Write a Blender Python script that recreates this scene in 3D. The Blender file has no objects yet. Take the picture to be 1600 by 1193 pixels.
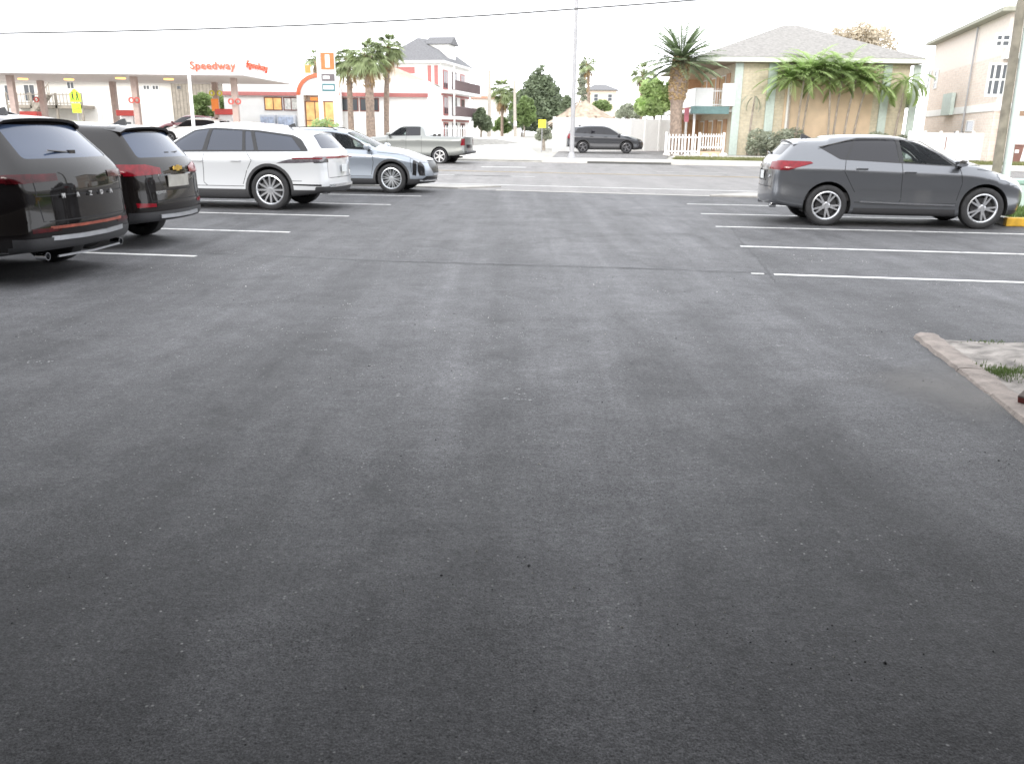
import bpy, bmesh, math, random
from mathutils import Vector, Matrix
R=math.radians
scene=bpy.context.scene
col=scene.collection
rnd=random.Random(7)

# ------------------------------------------------------------------ camera geometry (pinhole of the photograph)
F=1291.0; H=1.6; ROLL=R(0.6); TH=math.atan((596.5-207)/F)
def ray(px,py):
    u=px-800; v=py-596.5; c,s=math.cos(ROLL),math.sin(ROLL)
    a=(u*c+v*s)/F; b=(-u*s+v*c)/F
    return a, math.cos(TH)-b*math.sin(TH), -math.sin(TH)-b*math.cos(TH)
def G(px,py,z0=0.0):
    x,y,z=ray(px,py); t=(z0-H)/z
    return x*t,y*t
def D(px,py,Y):
    x,y,z=ray(px,py); t=Y/y
    return x*t,H+z*t
def DX(px,py,Y): return D(px,py,Y)[0]
def DZ(px,py,Y): return D(px,py,Y)[1]
EU=(math.cos(R(14)),-math.sin(R(14))); EV=(math.sin(R(14)),math.cos(R(14)))   # street frame
def uv(u,v): return u*EU[0]+v*EV[0], u*EU[1]+v*EV[1]
VK=[(-400,0),(23.5,0),(38,0),(44.2,.10),(44.4,.24),(45.8,.30),(52,.39),(60,.42),(2500,.42)]
def gz(x,y):
    v=x*EV[0]+y*EV[1]; u=x*EU[0]+y*EU[1]
    rise=.55*min(1,max(0,(-21-u)/4))*min(1,max(0,(v-46.5)/8))
    return gz0(v)+rise
def gz0(v):
    for (a,za),(b,zb) in zip(VK,VK[1:]):
        if v<=b: return za+(zb-za)*(v-a)/(b-a)
    return .42
def hit(px,py):
    z=0
    for _ in range(25):
        x,y=G(px,py,z); z=z*.4+.6*gz(x,y)
    return x,y,z

# ------------------------------------------------------------------ materials
MATS={}
def mat(name,c,rough=.6,metal=0.,var=.12,scale=6.,bump=0.,bscale=40.,coat=0.,spec=.5,emit=None,estr=0.,sub=0.,alpha=1.):
    if name in MATS: return MATS[name]
    m=bpy.data.materials.new(name); m.use_nodes=True; nt=m.node_tree; n=nt.nodes; l=nt.links
    b=n['Principled BSDF']
    b.inputs['Roughness'].default_value=rough; b.inputs['Metallic'].default_value=metal
    b.inputs['Coat Weight'].default_value=coat; b.inputs['Coat Roughness'].default_value=.04
    b.inputs['Specular IOR Level'].default_value=spec
    tc=n.new('ShaderNodeTexCoord')
    ns=n.new('ShaderNodeTexNoise'); ns.inputs['Scale'].default_value=scale; ns.inputs['Detail'].default_value=4
    l.new(tc.outputs['Object'],ns.inputs['Vector'])
    mr=n.new('ShaderNodeMapRange'); mr.inputs['To Min'].default_value=1-var; mr.inputs['To Max'].default_value=1+var
    mr.inputs['From Min'].default_value=.3; mr.inputs['From Max'].default_value=.7
    l.new(ns.outputs['Fac'],mr.inputs['Value'])
    mx=n.new('ShaderNodeVectorMath'); mx.operation='SCALE'; mx.inputs[0].default_value=c
    l.new(mr.outputs['Result'],mx.inputs['Scale']); l.new(mx.outputs[0],b.inputs['Base Color'])
    if bump>0:
        n2=n.new('ShaderNodeTexNoise'); n2.inputs['Scale'].default_value=bscale; n2.inputs['Detail'].default_value=5
        l.new(tc.outputs['Object'],n2.inputs['Vector'])
        bp=n.new('ShaderNodeBump'); bp.inputs['Strength'].default_value=bump; bp.inputs['Distance'].default_value=.02
        l.new(n2.outputs['Fac'],bp.inputs['Height']); l.new(bp.outputs['Normal'],b.inputs['Normal'])
    if emit: b.inputs['Emission Color'].default_value=(*emit,1); b.inputs['Emission Strength'].default_value=estr
    if sub>0: 
        tr=n.new('ShaderNodeBsdfTranslucent'); l.new(mx.outputs[0],tr.inputs['Color'])
        ms=n.new('ShaderNodeMixShader'); ms.inputs[0].default_value=sub
        l.new(b.outputs[0],ms.inputs[1]); l.new(tr.outputs[0],ms.inputs[2]); l.new(ms.outputs[0],n['Material Output'].inputs[0])
    if alpha<1: b.inputs['Alpha'].default_value=alpha
    MATS[name]=m; return m
def brick(name,c1,c2,mortar,sc=1.,bw=.4,bh=.12,rough=.85,var=.1):
    if name in MATS: return MATS[name]
    m=mat(name,c1,rough); nt=m.node_tree; n=nt.nodes; l=nt.links; b=n['Principled BSDF']
    tc=[x for x in n if x.type=='TEX_COORD'][0]
    sx=n.new('ShaderNodeSeparateXYZ'); l.new(tc.outputs['Object'],sx.inputs[0])
    ad=n.new('ShaderNodeMath'); ad.operation='ADD'; l.new(sx.outputs['X'],ad.inputs[0]); l.new(sx.outputs['Y'],ad.inputs[1])
    cb=n.new('ShaderNodeCombineXYZ'); l.new(ad.outputs[0],cb.inputs['X']); l.new(sx.outputs['Z'],cb.inputs['Y'])
    t=n.new('ShaderNodeTexBrick'); t.inputs['Scale'].default_value=sc; t.inputs['Brick Width'].default_value=bw; t.inputs['Row Height'].default_value=bh
    t.inputs['Mortar Size'].default_value=.012; t.inputs['Color1'].default_value=(*c1,1); t.inputs['Color2'].default_value=(*c2,1); t.inputs['Mortar'].default_value=(*mortar,1)
    l.new(cb.outputs[0],t.inputs['Vector']); 
    ns=[x for x in n if x.type=='MAP_RANGE'][0]
    v=n.new('ShaderNodeVectorMath'); v.operation='SCALE'; l.new(t.outputs['Color'],v.inputs[0]); l.new(ns.outputs[0],v.inputs['Scale']); l.new(v.outputs[0],b.inputs['Base Color'])
    return m
def glass(name,c,alpha,rough=.03):
    if name in MATS: return MATS[name]
    m=bpy.data.materials.new(name); m.use_nodes=True; nt=m.node_tree; n=nt.nodes; l=nt.links
    b=n['Principled BSDF']; b.inputs['Base Color'].default_value=(*c,1); b.inputs['Roughness'].default_value=rough; b.inputs['Alpha'].default_value=1; b.inputs['Specular IOR Level'].default_value=.55
    if alpha<1:
        tr=n.new('ShaderNodeBsdfTransparent'); tr.inputs[0].default_value=(.72,.80,.78,1)
        fr=n.new('ShaderNodeFresnel'); fr.inputs[0].default_value=1.5
        mm=n.new('ShaderNodeMapRange'); mm.inputs['To Min'].default_value=alpha; mm.inputs['To Max'].default_value=1; l.new(fr.outputs[0],mm.inputs['Value'])
        ms=n.new('ShaderNodeMixShader'); l.new(mm.outputs[0],ms.inputs[0]); l.new(tr.outputs[0],ms.inputs[1]); l.new(b.outputs[0],ms.inputs[2]); l.new(ms.outputs[0],n['Material Output'].inputs[0])
    MATS[name]=m; return m

def asphalt(name,base,stain,tint=(1,1,1.04),fresh=True):
    m=bpy.data.materials.new(name); m.use_nodes=True; nt=m.node_tree; n=nt.nodes; l=nt.links
    b=n['Principled BSDF']; tc=n.new('ShaderNodeTexCoord')
    def noise(sc,det,rough,vec,dist=0):
        t=n.new('ShaderNodeTexNoise'); t.inputs['Scale'].default_value=sc; t.inputs['Detail'].default_value=det; t.inputs['Roughness'].default_value=rough; t.inputs['Distortion'].default_value=dist
        l.new(vec,t.inputs['Vector']); return t.outputs['Fac']
    def mp(loc,rot,scl):
        t=n.new('ShaderNodeMapping'); t.inputs['Location'].default_value=loc; t.inputs['Rotation'].default_value=rot; t.inputs['Scale'].default_value=scl
        l.new(tc.outputs['Object'],t.inputs['Vector']); return t.outputs[0]
    def rng(v,a,b_,c,d):
        t=n.new('ShaderNodeMapRange'); t.inputs['From Min'].default_value=a; t.inputs['From Max'].default_value=b_; t.inputs['To Min'].default_value=c; t.inputs['To Max'].default_value=d
        l.new(v,t.inputs['Value']); return t.outputs[0]
    def mul(a,c):
        t=n.new('ShaderNodeMath'); t.operation='MULTIPLY'; l.new(a,t.inputs[0]); l.new(c,t.inputs[1]); return t.outputs[0]
    obj=tc.outputs['Object']
    big=rng(noise(.35,5,.65,obj,.3),.3,.7,1-stain*.3,1+stain*.3)
    streak=rng(noise(1.,5,.6,mp((3,1,0),(0,0,0),(1.1,.07,1)),.4),.32,.68,1-stain*1.2,1+stain*1.1)
    cross=rng(noise(1.,4,.6,mp((1,7,0),(0,0,R(-8)),(.12,1.7,1)),.4),.32,.68,1-stain*.16,1+stain*.16)
    mid=rng(noise(5,6,.7,obj,.4),.3,.7,.95,1.05)
    fine=rng(noise(42,4,.8,obj),.33,.67,.60,1.42)
    grain=rng(noise(150,3,.75,obj),.35,.65,.45,1.65)
    coarse=rng(noise(14,5,.75,obj,.3),.33,.67,.86,1.15)
    st2=rng(noise(1.,4,.65,mp((6,2,0),(0,0,0),(3.4,.16,1)),.35),.34,.66,1-stain*.55,1+stain*.55)
    oil=rng(noise(1.,5,.6,mp((2,5,0),(0,0,0),(1.1,.55,1)),.8),.55,.68,1,.74)
    sxy=n.new('ShaderNodeSeparateXYZ'); l.new(obj,sxy.inputs[0])
    def ma(op,a,b_,c_=None):
        t=n.new('ShaderNodeMath'); t.operation=op
        for i_,q in enumerate((a,b_,c_)):
            if q is None: continue
            if isinstance(q,(int,float)): t.inputs[i_].default_value=q
            else: l.new(q,t.inputs[i_])
        return t.outputs[0]
    lane=ma('ADD',sxy.outputs['X'],ma('MULTIPLY',sxy.outputs['Y'],-.12)); lane=ma('ADD',lane,ma('MULTIPLY',ma('SUBTRACT',noise(.25,2,.5,obj),.5),1.6)); lane=rng(ma('ABSOLUTE',lane,0),0.2,2.6,1.16 if fresh else 1,.94 if fresh else 1)
    v=mul(mul(mul(mul(mul(mul(big,streak),cross),mid),fine),grain),coarse)
    v=mul(mul(mul(v,st2),oil),lane)
    if fresh:
        pat=noise(1.5,9,.72,mp((4,8,0),(0,0,0),(1,.8,1)),.5)
        v=mul(v,rng(pat,.36,.64,.80,1.13)); v=mul(v,rng(noise(6,8,.75,obj,.3),.33,.67,.86,1.13))
        scrub=rng(noise(1.,6,.7,mp((1,3,0),(0,0,R(-8)),(.55,3.6,1)),.3),.60,.68,1,.80); v=mul(v,scrub)
        pale=rng(noise(1.,6,.72,mp((7,2,0),(0,0,R(5)),(.7,3.,1)),.4),.63,.72,1,1.35); v=mul(v,pale)
        rough=rng(noise(1.3,5,.65,mp((11,2,0),(0,0,0),(1,1,1)),.4),.48,.62,0,1)
        pit=rng(noise(75,3,.8,obj),.40,.47,.45,1); pm=n.new('ShaderNodeMix'); l.new(rough,pm.inputs[0]); pm.inputs[2].default_value=1; l.new(pit,pm.inputs[3]); v=mul(v,pm.outputs[0])
    vo=n.new('ShaderNodeTexVoronoi'); vo.inputs['Scale'].default_value=62; l.new(obj,vo.inputs['Vector'])
    wn=n.new('ShaderNodeSeparateColor'); l.new(vo.outputs['Color'],wn.inputs[0])
    sp=rng(wn.outputs[0],.962,.975,0,1); near=rng(vo.outputs['Distance'],.18,.36,1,0); speck=mul(sp,near)
    spa=rng(noise(1.1,3,.6,obj,.3),.42,.62,.12,1); speck=mul(speck,spa)
    dk=rng(wn.outputs[1],.90,.92,0,1); dark=mul(dk,near)
    c=n.new('ShaderNodeVectorMath'); c.operation='SCALE'; c.inputs[0].default_value=[base*t for t in tint]; l.new(v,c.inputs['Scale'])
    # scuffed pale dust patches
    du=mul(rng(noise(.8,6,.75,mp((9,4,0),(0,0,R(6)),(1,.5,1)),1.),.60,.74,0,.45),rng(noise(30,4,.7,obj),.42,.62,0,1))
    m0=n.new('ShaderNodeMix'); m0.data_type='RGBA'; l.new(du,m0.inputs[0]); l.new(c.outputs[0],m0.inputs[6]); m0.inputs[7].default_value=(.16,.16,.165,1)
    m1=n.new('ShaderNodeMix'); m1.data_type='RGBA'; l.new(speck,m1.inputs[0]); l.new(m0.outputs[2],m1.inputs[6]); m1.inputs[7].default_value=(.36,.36,.35,1)
    m2=n.new('ShaderNodeMix'); m2.data_type='RGBA'; l.new(dark,m2.inputs[0]); l.new(m1.outputs[2],m2.inputs[6]); m2.inputs[7].default_value=(.022,.022,.024,1)
    l.new(m2.outputs[2],b.inputs['Base Color'])
    rr=rng(noise(1.6,5,.6,obj,.5),.3,.7,.68,.76); l.new(rr,b.inputs['Roughness']); b.inputs['Specular IOR Level'].default_value=.29 if fresh else .45
    vb=n.new('ShaderNodeTexVoronoi'); vb.inputs['Scale'].default_value=95; l.new(obj,vb.inputs['Vector'])
    ad=n.new('ShaderNodeMath'); ad.operation='ADD'; l.new(vb.outputs['Distance'],ad.inputs[0]); l.new(noise(260,3,.6,obj),ad.inputs[1])
    bp=n.new('ShaderNodeBump'); bp.inputs['Strength'].default_value=.35; bp.inputs['Distance'].default_value=.004; l.new(ad.outputs[0],bp.inputs['Height'])
    l.new(bp.outputs['Normal'],b.inputs['Normal'])
    MATS[name]=m; return m

# ------------------------------------------------------------------ mesh building
class MB:
    def __init__(s): s.v=[]; s.f=[]
    def add(s,vs,fs):
        o=len(s.v); s.v+= [tuple(p) for p in vs]; s.f+=[tuple(i+o for i in f) for f in fs]; return s
    def box(s,x0,x1,y0,y1,z0,z1,M=None):
        vs=[(x,y,z) for z in (z0,z1) for x,y in ((x0,y0),(x1,y0),(x1,y1),(x0,y1))]
        if M is not None: vs=[M@Vector(p) for p in vs]
        return s.add(vs,[(3,2,1,0),(4,5,6,7),(0,1,5,4),(1,2,6,5),(2,3,7,6),(3,0,4,7)])
    def bar(s,p,q,w,h=None):
        h=h or w; p=Vector(p); q=Vector(q); d=(q-p).normalized(); up=Vector((0,0,1)) if abs(d.z)<.95 else Vector((0,1,0))
        a=d.cross(up).normalized()*w/2; b=a.cross(d).normalized()*h/2
        vs=[p-a-b,p+a-b,p+a+b,p-a+b,q-a-b,q+a-b,q+a+b,q-a+b]
        return s.add(vs,[(3,2,1,0),(4,5,6,7),(0,1,5,4),(1,2,6,5),(2,3,7,6),(3,0,4,7)])
    def tube(s,pts,rs,n=10,cap=True):
        o=len(s.v); pts=[Vector(p) for p in pts]
        if not hasattr(rs,'__len__'): rs=[rs]*len(pts)
        for i,p in enumerate(pts):
            d=(pts[min(i+1,len(pts)-1)]-pts[max(i-1,0)]).normalized()
            up=Vector((0,0,1)) if abs(d.z)<.9 else Vector((0,1,0))
            a=d.cross(up).normalized(); b=a.cross(d)
            for k in range(n):
                t=2*math.pi*k/n; s.v.append(tuple(p+(a*math.cos(t)+b*math.sin(t))*rs[i]))
        for i in range(len(pts)-1):
            for k in range(n): s.f.append((o+i*n+k,o+i*n+(k+1)%n,o+(i+1)*n+(k+1)%n,o+(i+1)*n+k))
        if cap: s.f.append(tuple(o+k for k in range(n))[::-1]); s.f.append(tuple(o+(len(pts)-1)*n+k for k in range(n)))
        return s
    def lathe(s,prof,n=32,axis='y',c=(0,0,0)):   # prof: (radius, along-axis)
        o=len(s.v); m=len(prof)
        for k in range(n):
            t=2*math.pi*k/n
            for r,a in prof:
                x,z=r*math.cos(t),r*math.sin(t)
                p=(c[0]+x,c[1]+a,c[2]+z) if axis=='y' else (c[0]+x,c[1]+z,c[2]+a)
                s.v.append(p)
        for k in range(n):
            for j in range(m-1):
                s.f.append((o+k*m+j,o+k*m+j+1,o+((k+1)%n)*m+j+1,o+((k+1)%n)*m+j))
        return s
    def prism(s,poly,a0,a1,axis='y'):            # polygon in the other two axes, extruded
        n=len(poly)
        def P(p,a): return {'y':(p[0],a,p[1]),'z':(p[0],p[1],a),'x':(a,p[0],p[1])}[axis]
        vs=[P(p,a0) for p in poly]+[P(p,a1) for p in poly]
        return s.add(vs,[tuple(range(n))[::-1],tuple(range(n,2*n))]+[(i,(i+1)%n,n+(i+1)%n,n+i) for i in range(n)])
    def build(s,name,m,parent=None,smooth=False,bevel=0,loc=None):
        me=bpy.data.meshes.new(name); me.from_pydata(s.v,[],s.f); me.update()
        bm=bmesh.new(); bm.from_mesh(me); bmesh.ops.recalc_face_normals(bm,faces=bm.faces)
        if bevel: bmesh.ops.bevel(bm,geom=list(bm.edges),offset=bevel,segments=2,affect='EDGES',profile=.6)
        if smooth:
            for f in bm.faces: f.smooth=True
        bm.to_mesh(me); bm.free()
        if m: me.materials.append(m)
        o=bpy.data.objects.new(name,me); col.objects.link(o)
        if parent: o.parent=parent
        if loc: o.location=loc
        if smooth: 
            try: me.set_sharp_from_angle(angle=R(40))
            except Exception: pass
        return o
def tag(o,label=None,cat=None,group=None,kind=None):
    if label: o['label']=label
    if cat: o['category']=cat
    if group: o['group']=group
    if kind: o['kind']=kind
    return o
def empty(name,loc,rz=0,label=None,cat=None,group=None):
    o=bpy.data.objects.new(name,None); col.objects.link(o); o.location=loc; o.rotation_euler=(0,0,rz); o.empty_display_size=.2
    return tag(o,label,cat,group)
def kids(o): return [c for c in bpy.data.objects if c.parent==o]
def copy_tree(o,parent=None):
    c=o.copy(); col.objects.link(c); c.parent=parent
    for ch in kids(o): copy_tree(ch,c)
    return c
def text(s,size,m,parent,name,M,ext=.01,offset=0.,spacing=1.):
    cu=bpy.data.curves.new(name,'FONT'); cu.body=s; cu.size=size; cu.extrude=ext; cu.align_x='CENTER'; cu.align_y='CENTER'; cu.offset=offset; cu.space_character=spacing
    t=bpy.data.objects.new(name,cu); col.objects.link(t)
    dg=bpy.context.evaluated_depsgraph_get(); me=bpy.data.meshes.new_from_object(t.evaluated_get(dg)); me.name=name
    bpy.data.objects.remove(t); bpy.data.curves.remove(cu)
    me.transform(M); me.materials.clear(); me.materials.append(m)
    o=bpy.data.objects.new(name,me); col.objects.link(o); o.parent=parent
    return o
FACE=Matrix.Rotation(R(90),4,'X')      # text facing -Y
def patch(name,m,corners,off,n=14,kind='structure'):
    b=MB(); A,B,C,Dd=[Vector(c[:2]) for c in corners]
    for i in range(n+1):
        for j in range(n+1):
            s,t=i/n,j/n; p=(A*(1-s)+B*s)*(1-t)+(Dd*(1-s)+C*s)*t
            b.v.append((p.x,p.y,gz(p.x,p.y)+off))
    for i in range(n):
        for j in range(n):
            a=i*(n+1)+j; b.f.append((a,a+n+1,a+n+2,a+1))
    return tag(b.build(name,m),kind=kind)
# ------------------------------------------------------------------ vehicles
def lerpk(keys,x):
    if x<=keys[0][0]: return keys[0][1]
    for (a,va),(b,vb) in zip(keys,keys[1:]):
        if x<=b: return va+(vb-va)*(x-a)/(b-a)
    return keys[-1][1]
def inpoly(p,poly):
    c=False; n=len(poly)
    for i in range(n):
        (x1,y1),(x2,y2)=poly[i],poly[(i+1)%n]
        if (y1>p[1])!=(y2>p[1]) and p[0]<(x2-x1)*(p[1]-y1)/(y2-y1)+x1: c=not c
    return c
PR={'side':(0,2),'end':(1,2),'top':(0,1)}
def circle(cx,cz,r,n=30,a0=0,a1=360): return [(cx+r*math.cos(R(a0+(a1-a0)*k/n)),cz+r*math.sin(R(a0+(a1-a0)*k/n))) for k in range(n+(a1-a0<360))]
def smooth_poly(poly,rad=.04,n=3):
    out=[]; N=len(poly)
    for i in range(N):
        p0,p1,p2=Vector(poly[i-1]),Vector(poly[i]),Vector(poly[(i+1)%N])
        d0=(p0-p1); d2=(p2-p1); r=min(rad,d0.length*.45,d2.length*.45)
        a=p1+d0.normalized()*r; b=p1+d2.normalized()*r
        for k in range(n+1):
            t=k/n; q=a*(1-t)**2+p1*2*t*(1-t)+b*t*t; out.append((q.x,q.y))
    return out
def cutpoly(bm,poly,proj,filt):
    i0,i1=PR[proj]
    x0=min(p[0] for p in poly)-.01;x1=max(p[0] for p in poly)+.01;z0=min(p[1] for p in poly)-.01;z1=max(p[1] for p in poly)+.01
    def ok(f):
        c=f.calc_center_median()
        if not filt(c,f.normal): return False
        a=[v.co[i0] for v in f.verts]; b=[v.co[i1] for v in f.verts]
        return max(a)>x0 and min(a)<x1 and max(b)>z0 and min(b)<z1
    faces=[f for f in bm.faces if ok(f)]
    n=len(poly)
    for k in range(n):
        (ax,az),(bx,bz)=poly[k],poly[(k+1)%n]
        dx,dz=bx-ax,bz-az
        if dx*dx+dz*dz<1e-9: continue
        co=[0,0,0]; no=[0,0,0]; co[i0]=ax; co[i1]=az; no[i0]=-dz; no[i1]=dx
        # only faces near this edge
        ex0,ex1=min(ax,bx)-.004,max(ax,bx)+.004; ez0,ez1=min(az,bz)-.004,max(az,bz)+.004
        near=[]; rest=[]
        for f in faces:
            a=[v.co[i0] for v in f.verts]; b=[v.co[i1] for v in f.verts]
            (near if (max(a)>ex0 and min(a)<ex1 and max(b)>ez0 and min(b)<ez1) else rest).append(f)
        if not near: continue
        es=list({e for f in near for e in f.edges}); vs=list({v for f in near for v in f.verts})
        r=bmesh.ops.bisect_plane(bm,geom=vs+es+near,dist=1e-5,plane_co=co,plane_no=no)
        faces=rest+[g for g in r['geom'] if isinstance(g,bmesh.types.BMFace)]
        faces=[f for f in faces if f.is_valid]
    bm.normal_update()
    out=[]
    for f in faces:
        c=f.calc_center_median()
        if inpoly((c[i0],c[i1]),poly): out.append(f)
    return out
def take(bm,faces,name,m,parent,push=0.):
    idx={}; nb=bmesh.new()
    for f in faces:
        for v in f.verts:
            if v not in idx: idx[v]=nb.verts.new(v.co+v.normal*push)
    for f in faces:
        try: g=nb.faces.new([idx[v] for v in f.verts]); g.smooth=True
        except ValueError: pass
    bmesh.ops.delete(bm,geom=faces,context='FACES')
    seen=set(); first=None; comps=[]
    for f in nb.faces:
        if f in seen: continue
        st=[f]; seen.add(f); comp=[]
        while st:
            g=st.pop(); comp.append(g)
            for v in g.verts:
                for h in v.link_faces:
                    if h not in seen: seen.add(h); st.append(h)
        comps.append(comp)
    comps.sort(key=len,reverse=True)
    for comp in comps:
        if len(comp)<3 and first: continue
        ix={}; vs=[]; fs_=[]
        for g in comp:
            for v in g.verts:
                if v not in ix: ix[v]=len(vs); vs.append(tuple(v.co))
            fs_.append([ix[v] for v in g.verts])
        me=bpy.data.meshes.new(name); me.from_pydata(vs,[],fs_); me.shade_smooth(); me.materials.append(m)
        o=bpy.data.objects.new(name,me); col.objects.link(o); o.parent=parent
        if not first: first=o
    nb.free(); return first
def car_cage(S):
    L,W=S['L'],S['W']/2
    xs=S['xs']; K=len(xs)
    bm=bmesh.new(); fr=[1,.74,.40,0]
    rows=[]
    for i,x in enumerate(xs):
        zb=lerpk(S['zb'],x); zt=lerpk(S['belt'],x); zr=lerpk(S['rail'],x); cr=lerpk(S['crown'],x)
        yw=lerpk(S['yw'],x)*W; yb=lerpk(S['yb'],x)*W; yr=lerpk(S['yr'],x)*W
        pts=[(yw*.93,zb),(yw*.985,zb+.03),(yw*1.,zb+.17),(yw*.968,zb+.5*(zt-zb)),(yw*1.0,zt-.14),(yb,zt),((yb+yr)/2+.012,(zt+zr)/2),(yr,zr),(yr*fr[1],zr+cr*.62),(yr*fr[2],zr+cr*.93),(0,zr+cr)]
        row=[]
        for j,(y,z) in enumerate(pts):
            xx=x
            if i<4: xx=max(x,lerpk(S['xr'],z)+[0,.10,.30,.55][i])
            if i>=K-3: xx=min(x,lerpk(S['xf'],z)-[0,.13,.34][K-1-i])
            if i==0 and j>7: xx-=S['rb']*(1-fr[j-7]**2)
            if i==K-1 and j>7: xx+=S['fb']*(1-fr[j-7]**2)
            row.append((xx,y,z))
        rows.append(row)
    V=[]
    for row in rows:
        left=[bm.verts.new(p) for p in row]; right=[bm.verts.new((p[0],-p[1],p[2])) for p in row[:-1]]
        V.append(left+right[::-1])      # 0..10 left to centre, 11..20 right from roof to sill
    for i in range(K-1):
        for j in range(20): bm.faces.new((V[i][j],V[i+1][j],V[i+1][j+1],V[i][j+1]))
    for i,sg,bul in ((0,-1,S['rb']),(K-1,1,S['fb'])):
        row=rows[i]; grid=[]
        for j in range(8):
            if j==7: g=[V[i][7+k] for k in range(7)]
            else:
                x,y,z=row[j]; zc=row[10][2]-row[7][2]
                g=[V[i][j]]
                for k,f in enumerate([fr[1],fr[2],0,-fr[2],-fr[1]]):
                    g.append(bm.verts.new((x+sg*bul*(1-f*f),y*f,z+zc*(1-abs(f))*max(0,(j-4))/6)))
                g.append(V[i][20-j])
            grid.append(g)
        for j in range(7):
            for k in range(6):
                q=(grid[j][k],grid[j+1][k],grid[j+1][k+1],grid[j][k+1])
                bm.faces.new(q if sg<0 else q[::-1])
    cl=bm.edges.layers.float.get('crease_edge') or bm.edges.layers.float.new('crease_edge')
    for i in range(K-1):
        for jj,cv in ((4,.45),(16,.45),(5,.35),(15,.35),(2,.3),(18,.3)):
            e=bm.edges.get((V[i][jj],V[i+1][jj]))
            if e: e[cl]=cv
    bmesh.ops.recalc_face_normals(bm,faces=bm.faces)
    me=bpy.data.meshes.new('cage'); bm.to_mesh(me); bm.free()
    o=bpy.data.objects.new('cage',me); col.objects.link(o)
    sm=o.modifiers.new('s','SUBSURF'); sm.levels=S.get('sub',2); sm.render_levels=S.get('sub',2)
    dg=bpy.context.evaluated_depsgraph_get(); m2=bpy.data.meshes.new_from_object(o.evaluated_get(dg))
    bpy.data.objects.remove(o); b=bmesh.new(); b.from_mesh(m2); bpy.data.meshes.remove(m2)
    bmesh.ops.recalc_face_normals(b,faces=b.faces)
    return b
def wheel(parent,x,side,yout,rt,S):
    s=side; tm=mat('tyre_rubber',(.018,.018,.019),.8,var=.25,scale=12,bump=.3,bscale=60)
    rr=rt*S.get('rimr',.70); w=.235
    t=MB().lathe([(rr-.03,-s*.10),(rr+.01,-s*.12),(rt-.03,-s*.122),(rt-.006,-s*.105),(rt,-s*.06),(rt,s*.06),(rt-.006,s*.098),(rt-.03,s*.118),(rr+.035,s*.120),(rr+.006,s*.108),(rr-.012,s*.085)],44).build('wheel',tm,parent,smooth=True)
    t.location=(x,s*(yout-.125),rt); t.rotation_euler=(0,rnd.uniform(0,1),0)
    alloy=mat('alloy_'+S['name'],S.get('rimc',(.45,.46,.48)),.28,.85,var=.05)
    b=MB(); b.lathe([(rr+.004,s*.108),(rr-.014,s*.112),(rr-.028,s*.098),(rr-.038,s*.02),(rr-.04,-s*.10)],44)
    b.lathe([(0.0,s*.095),(.05,s*.094),(.068,s*.085),(.072,s*.03)],20)
    n=S.get('spokes',5); dbl=S.get('dbl',.13)
    for k in range(n):
        for dd in ((-dbl,dbl) if dbl else (0,)):
            a=2*math.pi*k/n; a0=a+dd*.45; a1=a+dd*S.get('fan',1.)
            r0,r1=.045,rr-.022; h0,h1=S.get('sw',.017),S.get('sw',.017)*.75
            P=lambda r,a,o,y:(r*math.cos(a)-o*math.sin(a),y,r*math.sin(a)+o*math.cos(a))
            y0,y1=s*.092,s*.100
            vs=[P(r0,a0,-h0,y0),P(r0,a0,h0,y0),P(r1,a1,h1,y1),P(r1,a1,-h1,y1),P(r0,a0,-h0,y0-s*.04),P(r0,a0,h0,y0-s*.04),P(r1,a1,h1,y1-s*.05),P(r1,a1,-h1,y1-s*.05)]
            b.add(vs,[(0,1,2,3),(7,6,5,4),(0,4,5,1),(1,5,6,2),(2,6,7,3),(3,7,4,0)])
    b.build('rim',alloy,t)
    MB().lathe([(0,s*.045),(rr-.07,s*.045),(rr-.07,s*.02)],28).build('brake_disc',mat('brake_iron',(.03,.03,.032),.5,.5),t)
    MB().lathe([(0,-s*.03),(rr-.03,-s*.03)],28).build('wheel_back',mat('wheel_shade',(.012,.012,.012),.9),t)
    return t
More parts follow.
